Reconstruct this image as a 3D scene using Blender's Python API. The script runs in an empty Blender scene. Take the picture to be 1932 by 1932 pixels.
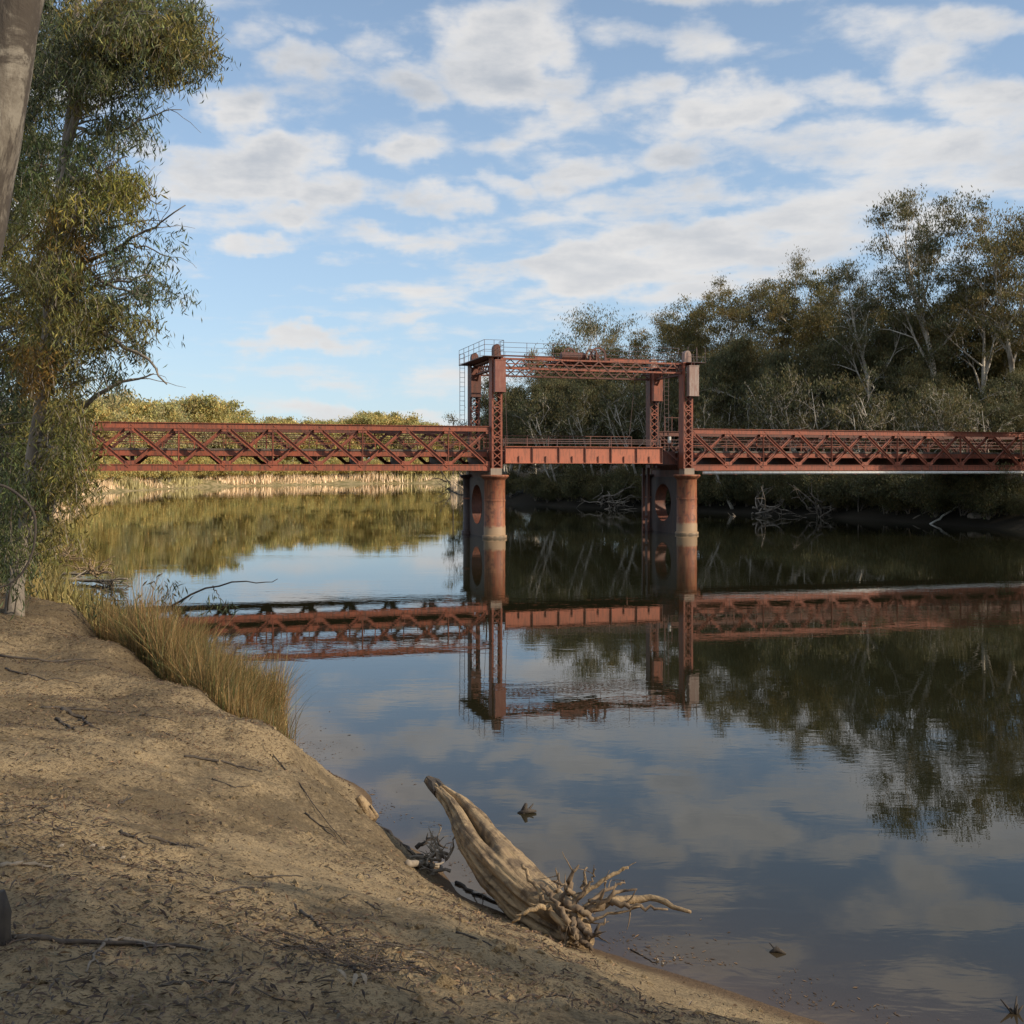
import bpy, math, random
import numpy as np
from mathutils import Vector, Matrix
R = math.radians
scene = bpy.context.scene
COL = scene.collection

# ------------------------------------------------------------------ camera
CAMZ, F, CX, HY = 4.8, 2025.0, 966.0, 885.0        # all picture measures on a 1932 px square
cam_d = bpy.data.cameras.new('camera'); cam = bpy.data.objects.new('camera', cam_d); COL.objects.link(cam)
cam.location = (0, 0, CAMZ); cam.rotation_euler = (R(90), 0, 0)
cam_d.sensor_width = 36; cam_d.lens = 36 * F / 1932
cam_d.shift_y = -(966 - HY) / 1932
cam_d.clip_start = 0.1; cam_d.clip_end = 6000
scene.camera = cam
# ------------------------------------------------------------------ light
SUN_EL, SUN_AZ = 27.0, (0.92, -0.39)               # low sun, behind the right shoulder
sv = Vector((SUN_AZ[0] * math.cos(R(SUN_EL)), SUN_AZ[1] * math.cos(R(SUN_EL)), math.sin(R(SUN_EL)))).normalized()
sun_d = bpy.data.lights.new('sun', 'SUN'); sun = bpy.data.objects.new('sun', sun_d); COL.objects.link(sun)
sun_d.energy = 4.5; sun_d.angle = R(0.6); sun_d.color = (1.0, 0.86, 0.68)
sun.rotation_euler = sv.to_track_quat('Z', 'Y').to_euler(); sun.location = (30, -25, 40)
scene.view_settings.view_transform = 'Standard'; scene.view_settings.look = 'None'
scene.view_settings.exposure = 0.0; scene.view_settings.gamma = 1.0
scene.view_settings.use_curve_mapping = False
scene.cycles.max_bounces = 6; scene.cycles.transparent_max_bounces = 8
scene.cycles.diffuse_bounces = 2; scene.cycles.glossy_bounces = 3
scene.cycles.caustics_reflective = False; scene.cycles.caustics_refractive = False

# ---- small node helper
class N:
    def __init__(s, tree): s.t = tree
    def n(s, typ, **kw):
        x = s.t.nodes.new(typ)
        for k, v in kw.items(): setattr(x, k, v)
        return x
    def l(s, a, b): s.t.links.new(a, b)
    def put(s, sock, v):
        if hasattr(v, 'is_linked') or isinstance(v, bpy.types.NodeSocket): s.l(v, sock)
        else: sock.default_value = v
    def m(s, op, a, b=0.0, c=None, clamp=False):
        x = s.n('ShaderNodeMath', operation=op); x.use_clamp = clamp
        s.put(x.inputs[0], a); s.put(x.inputs[1], b)
        if c is not None: s.put(x.inputs[2], c)
        return x.outputs[0]
    def v(s, op, a, b=(0, 0, 0)):
        x = s.n('ShaderNodeVectorMath', operation=op)
        s.put(x.inputs[0], a)
        if op == 'SCALE': s.put(x.inputs['Scale'], b)
        else: s.put(x.inputs[1], b)
        return x.outputs['Value'] if op in ('LENGTH', 'DOT_PRODUCT') else x.outputs['Vector']
    def mr(s, v, a, b, c, d, smooth=True):
        x = s.n('ShaderNodeMapRange'); x.interpolation_type = 'SMOOTHSTEP' if smooth else 'LINEAR'
        s.put(x.inputs[0], v)
        for i, q in enumerate((a, b, c, d)): x.inputs[i + 1].default_value = q
        return x.outputs[0]
    def mix(s, f, a, b, bt='MIX'):
        x = s.n('ShaderNodeMix', data_type='RGBA', blend_type=bt)
        s.put(x.inputs[0], f)
        for so, c in ((x.inputs[6], a), (x.inputs[7], b)):
            if isinstance(c, (tuple, list)): so.default_value = (*c[:3], 1)
            else: s.l(c, so)
        return x.outputs[2]
    def noise(s, vec, scale, detail=4, rough=0.55, dist=0.0, out='Fac'):
        x = s.n('ShaderNodeTexNoise'); x.inputs['Scale'].default_value = scale
        x.inputs['Detail'].default_value = detail; x.inputs['Roughness'].default_value = rough
        x.inputs['Distortion'].default_value = dist
        if vec is not None: s.l(vec, x.inputs['Vector'])
        return x.outputs[out]
    def ramp(s, fac, stops):
        x = s.n('ShaderNodeValToRGB'); s.l(fac, x.inputs[0])
        e = x.color_ramp.elements
        while len(e) < len(stops): e.new(0.5)
        for q, (p, c) in zip(e, stops): q.position = p; q.color = (*c, 1)
        return x.outputs[0]

# ------------------------------------------------------------------ sky
world = bpy.data.worlds.new('World'); scene.world = world; world.use_nodes = True
wt = world.node_tree; wt.nodes.clear(); w = N(wt)
out = w.n('ShaderNodeOutputWorld'); bg = w.n('ShaderNodeBackground'); w.l(bg.outputs[0], out.inputs[0])
SKY_S = 0.14
sky = w.n('ShaderNodeTexSky', sky_type='NISHITA'); sky.sun_disc = False
sky.sun_elevation = R(SUN_EL); sky.sun_rotation = math.atan2(SUN_AZ[0], SUN_AZ[1])
sky.air_density = 1.0; sky.dust_density = 0.6; sky.ozone_density = 2.0
geo = w.n('ShaderNodeTexCoord'); d = geo.outputs['Generated']
sep = w.n('ShaderNodeSeparateXYZ'); w.l(d, sep.inputs[0])
zc = w.m('MAXIMUM', sep.outputs[2], 0.0)
# cloud deck: directions projected on a flat layer so that clouds foreshorten to the horizon
pz = w.m('ADD', zc, 0.10)
cmb = w.n('ShaderNodeCombineXYZ')
w.l(w.m('DIVIDE', sep.outputs[0], pz), cmb.inputs[0]); w.l(w.m('DIVIDE', sep.outputs[1], pz), cmb.inputs[1])
flat = cmb.outputs[0]
# bearing / elevation plane for the clouds that stand in the north
yy = w.m('MAXIMUM', sep.outputs[1], 0.05)
cm2 = w.n('ShaderNodeCombineXYZ')
w.l(w.m('DIVIDE', sep.outputs[0], yy), cm2.inputs[0]); w.l(w.m('DIVIDE', sep.outputs[2], yy), cm2.inputs[1])
warp = w.v('SUBTRACT', w.noise(d, 9.0, 5, 0.6, out='Color'), (0.5, 0.5, 0.5))
warp = w.v('MULTIPLY', warp, (0.17, 0.075, 0.0))
tan = w.v('ADD', cm2.outputs[0], warp)
# (px, py, rx, ry, weight) on the 1932 grid -> bearing plane
CL = [(560,115,90,45,.8),(610,50,110,30,.5),(440,205,90,55,.75),(930,95,190,115,1.0),(760,180,100,50,.7),(1380,185,220,60,.95),
      (1310,70,120,50,.5),(1540,160,150,50,.7),(1850,60,120,40,.6),(1850,195,170,60,.8),(450,320,230,75,1.05),(620,370,130,50,.8),
      (750,310,100,38,.8),(840,390,110,36,.7),(450,475,120,34,.8),(530,405,80,30,.6),(950,350,90,30,.5),(1100,320,110,40,.6),
      (1350,290,170,45,.6),(1150,505,200,70,1.25),(1330,455,220,70,1.1),(1550,420,260,90,.75),(1700,300,300,100,.55),(800,450,150,28,.5),
      (580,645,170,24,.75),(740,600,200,22,.35),(680,775,250,22,.7),(860,640,130,30,.35),(1000,600,190,60,.35),(640,720,150,20,.4),
      (1150,420,260,45,.5),(700,500,120,22,.35),(1080,170,60,90,.4),(1000,280,120,40,.4),(300,520,90,30,.3),(1200,240,200,40,.4),
      (120,380,200,80,.6),(1330,-30,170,50,.8),(1780,-70,200,50,.8),(1000,-110,180,45,.8),(560,-70,200,50,.7),(1520,-180,200,55,.8),(200,-120,200,50,.7),(1250,-260,260,60,.8),(700,-280,260,60,.8),(1800,-320,260,60,.8),(700,80,110,40,.5),(1120,60,120,50,.5),(1080,230,160,50,.45),(1250,380,200,50,.6),(1480,270,200,60,.6),(1650,380,220,70,.6),(1850,320,160,80,.6),(950,470,160,40,.35),(420,400,120,40,.6),(560,280,90,35,.5),(350,350,100,40,.6),(900,560,200,40,.4),(540,700,160,26,.4),(820,720,200,30,.45),(1300,520,220,50,.7),(1500,480,150,60,.6),(480,60,100,40,.4),(1720,120,120,60,.45),(60,150,200,80,.6),(1650,60,140,60,.3)]
acc = None
for (px, py, rx, ry, wt_) in CL:
    q = w.v('SUBTRACT', tan, ((px - CX) / F, (HY - py) / F, 0))
    q = w.v('MULTIPLY', q, (F / rx / 1.25, F / ry / 1.25, 0))
    g = w.mr(w.v('LENGTH', q), 1.0, 0.15, 0.0, wt_)
    acc = g if acc is None else w.m('MAXIMUM', acc, g)
front = w.mr(sep.outputs[1], 0.45, 0.75, 0.0, 1.0)
f1 = w.noise(flat, 1.3, 8, 0.6, 0.3)
cmb3 = w.v('MULTIPLY', d, (1.0, 1.0, 2.6))
f2 = w.noise(cmb3, 14.0, 6, 0.62)
other = w.mr(f1, 0.42, 0.66, 0.0, 0.9)
dens = w.m('ADD', w.m('MULTIPLY', acc, front), w.m('MULTIPLY', other, w.m('SUBTRACT', 1.0, front)))
dens = w.m('ADD', dens, w.m('MULTIPLY', w.m('SUBTRACT', f2, 0.5), 1.25))
f3 = w.noise(w.v('ADD', flat, (3.7, 1.2, 0.0)), 4.6, 5, 0.5, 0.2)
dens = w.m('ADD', dens, w.m('MULTIPLY', w.m('SUBTRACT', f1, 0.5), 0.7))
dens = w.m('ADD', dens, w.m('MULTIPLY', w.m('SUBTRACT', f3, 0.5), w.mr(sep.outputs[2], 0.05, 0.2, 0.4, 1.9)))
cover = w.mr(dens, -0.02, 0.78, 0.0, 0.95)
cover = w.m('MULTIPLY', cover, w.mr(sep.outputs[2], 0.0, 0.03, 0.35, 1.0))
veil = w.mr(sep.outputs[2], 0.0, 0.45, 1.0, 0.35, False)
skyc = w.v('SCALE', sky.outputs[0], SKY_S)
skyc = w.mix(w.m('MULTIPLY', veil, 0.55), skyc, (0.56, 0.76, 1.0))
cs = w.noise(w.v('ADD', cmb3, (0.0, 0.0, 0.07)), 8.0, 6, 0.6)
shade = w.mr(w.m('ADD', w.m('MULTIPLY', cs, 0.8), w.m('MULTIPLY', dens, 0.35)), 0.42, 0.98, 0.0, 1.0)
shade = w.m('MULTIPLY', shade, w.mr(sep.outputs[2], 0.12, 0.30, 0.45, 1.0))
cloudc = w.mix(shade, (0.84, 0.82, 0.80), (0.46, 0.50, 0.56))
col = w.mix(cover, skyc, cloudc)
w.l(col, bg.inputs[0]); bg.inputs[1].default_value = 1.0

# ------------------------------------------------------------------ helpers
def P(px, py, d): return Vector(((px - CX) / F * d, d, CAMZ - (py - HY) / F * d))
def W(px, py): d = CAMZ * F / (py - HY); return Vector(((px - CX) / F * d, d, 0))
def tag(o, label=None, cat=None, group=None, kind=None):
    if label: o['label'] = label
    if cat: o['category'] = cat
    if group: o['group'] = group
    if kind: o['kind'] = kind
    return o
def empty(name, loc=(0, 0, 0), rz=0.0):
    o = bpy.data.objects.new(name, None); COL.objects.link(o); o.location = loc; o.rotation_euler = (0, 0, rz)
    o.empty_display_size = 0.3
    return o
def link(name, me, parent=None, loc=None, rot=None, scale=None):
    o = bpy.data.objects.new(name, me); COL.objects.link(o)
    if parent: o.parent = parent
    if loc is not None: o.location = loc
    if rot is not None: o.rotation_euler = rot
    if scale is not None: o.scale = scale
    return o
def copy_tree(o, parent=None):
    c = o.copy(); COL.objects.link(c); c.parent = parent
    for ch in o.children: copy_tree(ch, c)
    return c
def np_mesh(name, V, quads=None, tris=None, mat=None, smooth=False, color=None):
    me = bpy.data.meshes.new(name)
    V = np.asarray(V, np.float32).reshape(-1, 3)
    fl, st, n = [], [], 0
    if quads is not None and len(quads):
        q = np.asarray(quads, np.int32).reshape(-1, 4); fl.append(q.ravel()); st.append(np.arange(len(q)) * 4); n += q.size
    if tris is not None and len(tris):
        t = np.asarray(tris, np.int32).reshape(-1, 3); fl.append(t.ravel()); st.append(n + np.arange(len(t)) * 3); n += t.size
    fl = np.concatenate(fl); st = np.concatenate(st).astype(np.int32)
    me.vertices.add(len(V)); me.vertices.foreach_set('co', V.ravel())
    me.loops.add(len(fl)); me.loops.foreach_set('vertex_index', fl)
    me.polygons.add(len(st)); me.polygons.foreach_set('loop_start', st)
    me.polygons.foreach_set('use_smooth', np.full(len(st), bool(smooth)))
    me.update(calc_edges=True)
    if color is not None:
        a = me.attributes.new('tint', 'FLOAT_COLOR', 'POINT')
        c = np.ones((len(V), 4), np.float32); c[:, :3] = color; a.data.foreach_set('color', c.ravel())
    if mat: me.materials.append(mat)
    return me
class MB:
    def __init__(s): s.V = []; s.Q = []; s.T = []; s.n = 0
    def add(s, V, Q=(), T=()):
        V = np.asarray(V, float).reshape(-1, 3); s.V.append(V)
        if len(Q): s.Q.append(np.asarray(Q, int).reshape(-1, 4) + s.n)
        if len(T): s.T.append(np.asarray(T, int).reshape(-1, 3) + s.n)
        s.n += len(V)
    BQ = [(0,3,2,1),(4,5,6,7),(0,1,5,4),(1,2,6,5),(2,3,7,6),(3,0,4,7)]
    def box(s, x0, x1, y0, y1, z0, z1):
        s.add([(x0,y0,z0),(x1,y0,z0),(x1,y1,z0),(x0,y1,z0),(x0,y0,z1),(x1,y0,z1),(x1,y1,z1),(x0,y1,z1)], s.BQ); return s
    def beam(s, a, b, wd, ht, up=(0, 0, 1)):
        a = Vector(a); b = Vector(b); t = (b - a).normalized(); u = Vector(up)
        sd = t.cross(u)
        if sd.length < 1e-4: sd = t.cross(Vector((0, 1, 0)))
        sd.normalize(); u = sd.cross(t).normalized()
        sd = sd * (wd / 2); u = u * (ht / 2)
        s.add([a-sd-u, a+sd-u, a+sd+u, a-sd+u, b-sd-u, b+sd-u, b+sd+u, b-sd+u],
              [(0,1,2,3),(4,7,6,5),(0,4,5,1),(1,5,6,2),(2,6,7,3),(3,7,4,0)]); return s
    def tube(s, pts, rad, sides=6, cap=True, wob=0.0, rng=None):
        pts = np.asarray([tuple(p) for p in pts], float); n = len(pts)
        rad = np.broadcast_to(np.asarray(rad, float), (n,))
        T = np.gradient(pts, axis=0); T /= np.linalg.norm(T, axis=1)[:, None] + 1e-9
        ref = np.array([0.13, 0.21, 1.0]) if abs(T[:, 2]).mean() < .8 else np.array([1.0, .17, .05])
        A = np.cross(T, ref); A /= np.linalg.norm(A, axis=1)[:, None] + 1e-9
        B = np.cross(T, A)
        th = np.arange(sides) / sides * 2 * np.pi
        rr = rad[:, None] * np.ones(sides)
        if wob and rng is not None: rr = rr * (1 + wob * rng.standard_normal((n, sides)))
        V = pts[:, None] + rr[..., None] * (np.cos(th)[None, :, None] * A[:, None] + np.sin(th)[None, :, None] * B[:, None])
        i = np.arange(n - 1)[:, None] * sides; j = np.arange(sides)[None]; k = (j + 1) % sides
        Q = np.stack([i + j, i + k, i + sides + k, i + sides + j], -1).reshape(-1, 4)
        T3 = []
        V = V.reshape(-1, 3)
        if cap:
            V = np.vstack([V, pts[:1], pts[-1:]]); c0 = n * sides; c1 = c0 + 1
            for q in range(sides):
                T3.append((c0, (q + 1) % sides, q)); T3.append((c1, (n - 1) * sides + q, (n - 1) * sides + (q + 1) % sides))
        s.add(V, Q, T3); return s
    def lathe(s, prof, sides=32, c=(0, 0), caps=True):
        th = np.arange(sides) / sides * 2 * np.pi; V = []
        for r, z in prof: V += [(c[0] + r * math.cos(a), c[1] + r * math.sin(a), z) for a in th]
        Q = [(i*sides+j, i*sides+(j+1) % sides, (i+1)*sides+(j+1) % sides, (i+1)*sides+j) for i in range(len(prof)-1) for j in range(sides)]
        T = []
        if caps:
            m = len(V); V += [(c[0], c[1], prof[0][1]), (c[0], c[1], prof[-1][1])]; q = (len(prof)-1)*sides
            for j in range(sides): T += [(m, (j+1) % sides, j), (m+1, q+j, q+(j+1) % sides)]
        s.add(V, Q, T); return s
    def mesh(s, name, mat, smooth=False, color=None):
        return np_mesh(name, np.vstack(s.V), np.vstack(s.Q) if s.Q else None, np.vstack(s.T) if s.T else None, mat, smooth, color)
    def obj(s, name, mat, parent=None, loc=None, smooth=False, rot=None):
        return link(name, s.mesh(name, mat, smooth), parent, loc, rot)

# value noise in numpy
_rg = np.random.default_rng(7); _tab = _rg.random((256, 256))
def vn(x, y):
    xi = np.floor(x).astype(int); yi = np.floor(y).astype(int); fx = x - xi; fy = y - yi
    fx = fx * fx * (3 - 2 * fx); fy = fy * fy * (3 - 2 * fy)
    g = lambda a, b: _tab[a & 255, b & 255]
    return (g(xi, yi) * (1 - fx) * (1 - fy) + g(xi + 1, yi) * fx * (1 - fy) + g(xi, yi + 1) * (1 - fx) * fy + g(xi + 1, yi + 1) * fx * fy) - 0.5
def fbm(x, y, o=4, s=1.0):
    t = 0; a = 1.0
    for k in range(o): t = t + a * vn(x * s + 17.3 * k, y * s - 9.1 * k); s *= 2.03; a *= 0.5
    return t

# ------------------------------------------------------------------ materials
def mat(name):
    m = bpy.data.materials.new(name); m.use_nodes = True; t = m.node_tree; t.nodes.clear(); h = N(t)
    o = h.n('ShaderNodeOutputMaterial'); b = h.n('ShaderNodeBsdfPrincipled'); h.l(b.outputs[0], o.inputs[0])
    return m, h, b, o
def bump(h, b, height, strength, dist):
    x = h.n('ShaderNodeBump'); x.inputs['Strength'].default_value = strength; x.inputs['Distance'].default_value = dist
    h.l(height, x.inputs['Height']); h.l(x.outputs[0], b.inputs['Normal'])
def pos(h): return h.n('ShaderNodeNewGeometry').outputs['Position']
def obc(h): return h.n('ShaderNodeTexCoord').outputs['Object']

def paint(name, c1, c2, c3, rough=0.6):
    m, h, b, o = mat(name); p = pos(h)
    n1 = h.noise(p, 0.9, 6, .7); n2 = h.noise(h.v('MULTIPLY', p, (3, 3, .5)), 2.4, 7, .72)
    c = h.mix(h.mr(n1, .35, .65, 0, 1), c1, c2)
    c = h.mix(h.mr(n2, .47, .60, 0, .9), c, c3)
    oi = h.n('ShaderNodeObjectInfo').outputs['Random']
    c = h.mix(h.mr(oi, 0, 1, .0, .35, False), c, c2)
    h.l(c, b.inputs['Base Color']); b.inputs['Roughness'].default_value = rough
    bump(h, b, h.noise(p, 25, 3), .25, .01)
    return m
M = {}
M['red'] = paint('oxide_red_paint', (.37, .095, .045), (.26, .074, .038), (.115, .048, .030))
M['red_dark'] = paint('dark_red_paint', (.18, .057, .032), (.115, .042, .027), (.065, .030, .021))  # darker second tone of the bridge red
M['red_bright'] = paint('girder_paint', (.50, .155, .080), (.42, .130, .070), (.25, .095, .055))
M['grey_pink'] = paint('weathered_counterweight', (.33, .22, .17), (.27, .16, .125), (.38, .30, .25))
M['rose'] = paint('faded_counterweight', (.29, .095, .06), (.22, .075, .052), (.30, .13, .09))
M['dark_rail'] = paint('railing_steel', (.12, .06, .05), (.09, .05, .045), (.05, .04, .04))
M['white'] = paint('white_pipe_paint', (.80, .78, .72), (.74, .70, .62), (.62, .56, .46))
M['timber'] = paint('deck_timber', (.12, .085, .06), (.09, .065, .05), (.16, .12, .09))
def pier_mat():
    m, h, b, o = mat('pier_iron'); p = pos(h); sp = h.n('ShaderNodeSeparateXYZ'); h.l(p, sp.inputs[0])
    n1 = h.noise(h.v('MULTIPLY', p, (2.5, 2.5, .45)), 1.6, 6, .6); n2 = h.noise(p, 3, 5)
    c = h.mix(h.mr(n1, .38, .62, 0, 1), (.27, .080, .036), (.33, .135, .062))
    c = h.mix(h.mr(n2, .50, .64, 0, .8), c, (.13, .052, .032))
    n5 = h.noise(h.v('MULTIPLY', p, (6, 6, .3)), 2.0, 5, .6); c = h.mix(h.mr(n5, .52, .64, 0, .6), c, (.10, .05, .032))
    zz = h.m('ADD', sp.outputs[2], h.m('MULTIPLY', h.m('SUBTRACT', n2, .5), .55))
    c = h.mix(h.mr(zz, .92, .70, 0, .9), c, (.34, .23, .13))
    c = h.mix(h.mr(zz, .16, .05, 0, .85), c, (.12, .09, .05))
    # lap joints of the cast rings
    fr = h.m('FRACT', h.m('DIVIDE', sp.outputs[2], 1.38)); c = h.mix(h.mr(fr, .035, .0, 0, .5), c, (.12, .05, .03))
    h.l(c, b.inputs['Base Color']); b.inputs['Roughness'].default_value = .65; bump(h, b, n2, .3, .03)
    return m
M['pier'] = pier_mat()
M['pier_dark'] = paint('shaded_pier_iron', (.050, .022, .017), (.036, .017, .014), (.075, .038, .026))  # rear piers and webs: stain and shade both put into this dark colour
M['concrete'] = paint('bearing_concrete', (.36, .29, .21), (.30, .24, .18), (.24, .19, .15), .85)

def bark_mat(name, c1, c2, c3, sc=(2.2, 2.2, .35), scale=4.0):
    m, h, b, o = mat(name); p = obc(h)
    n1 = h.noise(h.v('MULTIPLY', p, sc), scale, 6, .65, .6); n2 = h.noise(p, scale * .5, 4)
    c = h.mix(h.mr(n1, .4, .6, 0, 1), c1, c2); c = h.mix(h.mr(n2, .5, .68, 0, .9), c, c3)
    h.l(c, b.inputs['Base Color']); b.inputs['Roughness'].default_value = .85
    bump(h, b, n1, .5, .03); return m
M['bark_pale'] = bark_mat('pale_gum_bark', (.58, .52, .43), (.46, .40, .32), (.26, .21, .16), scale=1.2)
M['bark_gum'] = bark_mat('mottled_gum_bark', (.25, .205, .155), (.155, .13, .10), (.085, .068, .05), scale=2.0)
def flaky(name):
    m, h, b, o = mat(name); p = obc(h); q = h.v('MULTIPLY', p, (1, 1, .45))
    n1 = h.noise(q, 2.6, 8, .7, .8); n2 = h.noise(q, 7.0, 6, .7, .4); n3 = h.noise(h.v('MULTIPLY', p, (1, 1, .2)), 22, 4, .6)
    c = h.mix(h.mr(n2, .38, .62, 0, 1), (.235, .205, .16), (.135, .112, .085))
    c = h.mix(h.mr(n1, .47, .56, 0, .9), c, (.050, .038, .028))
    c = h.mix(h.mr(n1, .40, .33, 0, .7), c, (.36, .32, .26))
    h.l(c, b.inputs['Base Color']); b.inputs['Roughness'].default_value = .9
    bump(h, b, h.m('ADD', n1, h.m('MULTIPLY', n3, .3)), .9, .04); return m
M['flaky'] = flaky('flaking_trunk_bark')
M['bark_near'] = bark_mat('grey_flaking_bark', (.26, .215, .155), (.16, .13, .095), (.065, .045, .032), (1.0, 1.0, .38), 5.5)
M['bark_dark'] = bark_mat('dark_twig_bark', (.07, .055, .04), (.045, .035, .028), (.10, .08, .06), scale=5)
M['deadwood'] = bark_mat('bleached_deadwood', (.30, .245, .18), (.22, .18, .13), (.13, .105, .08), scale=5)

def leaf_mat(name, c1, c2, c3=None, transl=.35):
    m = bpy.data.materials.new(name); m.use_nodes = True; t = m.node_tree; t.nodes.clear(); h = N(t)
    o = h.n('ShaderNodeOutputMaterial')
    at = h.n('ShaderNodeAttribute', attribute_name='tint')
    n1 = h.noise(pos(h), .35, 3)
    c = h.mix(h.mr(n1, .38, .62, 0, 1), c1, c2)
    c = h.mix(1.0, c, at.outputs['Color'], 'MULTIPLY')
    b = h.n('ShaderNodeBsdfPrincipled'); h.l(c, b.inputs['Base Color']); b.inputs['Roughness'].default_value = .5
    b.inputs['Specular IOR Level'].default_value = .35
    tr = h.n('ShaderNodeBsdfTranslucent'); h.l(c, tr.inputs[0])
    mx = h.n('ShaderNodeMixShader'); mx.inputs[0].default_value = transl
    h.l(b.outputs[0], mx.inputs[1]); h.l(tr.outputs[0], mx.inputs[2]); h.l(mx.outputs[0], o.inputs[0])
    return m
M['leaf_near'] = leaf_mat('near_gum_leaves', (.098, .112, .045), (.145, .138, .052))
M['leaf_olive'] = leaf_mat('olive_gum_leaves', (.155, .145, .058), (.215, .170, .062))
M['leaf_dark'] = leaf_mat('dark_gum_leaves', (.115, .118, .058), (.155, .138, .060))
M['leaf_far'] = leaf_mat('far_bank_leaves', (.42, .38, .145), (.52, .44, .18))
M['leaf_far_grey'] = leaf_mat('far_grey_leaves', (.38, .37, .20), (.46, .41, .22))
M['reed'] = leaf_mat('reed_blades', (.36, .25, .12), (.25, .185, .085), transl=.3)
M['dry_grass'] = leaf_mat('dry_bank_grass', (.95, .72, .48), (.90, .68, .42), transl=.25)
M['green_grass'] = leaf_mat('green_bank_grass', (.20, .20, .07), (.26, .23, .09), transl=.25)
M['litter'] = leaf_mat('leaf_litter', (.30, .20, .12), (.20, .14, .09), transl=.05)

# ------------------------------------------------------------------ terrain
LEFT = [(70,-60),(40,-30),(22,-6),(12,3),(6,6.9),(2.72,9.28),(.77,10.8),(-.63,12.2),(-1.9,14.4),(-3.4,17.5),(-4.6,20),(-7,25),(-10.5,30),
        (-16.6,39.7),(-23.5,55.5),(-28,68),(-36,84),(-50,115),(-68,160),(-84,225),(-82,290),(-55,345),(-25,368),(20,400),(100,430),(400,460)]
RIGHT = [(400,420),(120,385),(30,345),(-8,310),(-17,270),(-10,200),(-.4,148),(8.8,134),(17.7,126),(29.5,112),(36.8,94.4),(40.3,84.5),(45,66),(52,30),(75,-10),(120,-60)]
POLY = np.array(LEFT + RIGHT, float)
def sd_land(x, y):
    """distance to the river, positive on land"""
    x = np.asarray(x, float); y = np.asarray(y, float)
    d2 = np.full(x.shape, 1e12); ins = np.zeros(x.shape, bool); n = len(POLY)
    for i in range(n):
        a = POLY[i]; b = POLY[(i + 1) % n]; ex, ey = b - a
        t = np.clip(((x - a[0]) * ex + (y - a[1]) * ey) / (ex * ex + ey * ey), 0, 1)
        d2 = np.minimum(d2, (x - a[0] - t * ex) ** 2 + (y - a[1] - t * ey) ** 2)
        c = ((a[1] > y) != (b[1] > y))
        with np.errstate(divide='ignore', invalid='ignore'):
            xs = a[0] + (y - a[1]) * ex / (ey if ey != 0 else 1e-9)
        ins ^= c & (x < xs)
    dd = np.sqrt(d2); return np.where(ins, -dd, dd)
CP = [(6,6.9,0),(2.72,9.28,0),(.77,10.8,0),(-.63,12.2,0),(-1.9,14.4,0),(-3.4,17.5,0),(-4.6,20,0),(-7,25,0),(-10.5,30,0),(12,3,0),
      (7,8.2,-.25),(3.6,10.4,-.22),(1.5,12,-.22),(.4,13.2,-.25),(-.9,15.2,-.25),(-2.3,18.3,-.3),(-3.6,20.6,-.3),(-6,25.8,-.4),(-9.4,31,-.4),
      (10,11,-1.0),(5,14,-.9),(2,17,-.9),(0,21,-1.0),(-3,26,-1.1),(-6,32,-1.2),(12,22,-1.5),(14,8,-1.2),
      (-9,22,1.95),(-6.8,18.8,1.66),(-4.76,16.3,1.38),(-3.1,14.6,1.12),(-2.2,13.0,.88),(-1.29,11.57,.60),
      (-8.4,22.7,.75),(-6.2,19.5,.6),(-4.15,16.95,.45),(-2.5,15.15,.35),(-1.65,13.45,.26),(-.95,11.9,.22),
      (-9.9,21.2,2.1),(-7.6,17.9,1.8),(-5.5,15.3,1.6),(-3.9,13.6,1.42),(-3.0,12.2,1.22),(-2.0,10.9,.98),
      (0,0,2.6),(0,4,2.42),(0,6,1.86),(0,8,1.22),(-.3,10,.62),(-4,4,2.75),(-3,8,2.05),(-5.5,11,2.1),(-8,10,2.6),(-10,16,2.45),
      (-13,20,2.5),(-12,25,2.3),(-15,30,2.3),(3,4,1.85),(3,6.5,1.0),(6,2,1.5),(-8,0,3.1),(5,-4,2.5),(-5,-6,3.2),(-16,10,3.1),(-16,-4,3.4),(10,-5,2.6)]
CP = np.array(CP, float)
def tps_fit(C):
    n = len(C); r2 = ((C[:, None, :2] - C[None, :, :2]) ** 2).sum(-1)
    K = np.where(r2 > 0, r2 * np.log(r2 + 1e-12) * .5, 0); K[np.diag_indices(n)] += 0.004
    A = np.zeros((n + 3, n + 3)); A[:n, :n] = K; A[:n, n] = 1; A[:n, n + 1:] = C[:, :2]; A[n:, :n] = A[:n, n:].T
    return np.linalg.solve(A, np.concatenate([C[:, 2], np.zeros(3)]))
TW = tps_fit(CP)
def tps(x, y):
    z = TW[-3] + TW[-2] * x + TW[-1] * y
    for i, c in enumerate(CP):
        r2 = (x - c[0]) ** 2 + (y - c[1]) ** 2
        z = z + TW[i] * np.where(r2 > 0, r2 * np.log(r2 + 1e-12) * .5, 0)
    return z
def ss(a, b, x): t = np.clip((x - a) / (b - a), 0, 1); return t * t * (3 - 2 * t)
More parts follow.
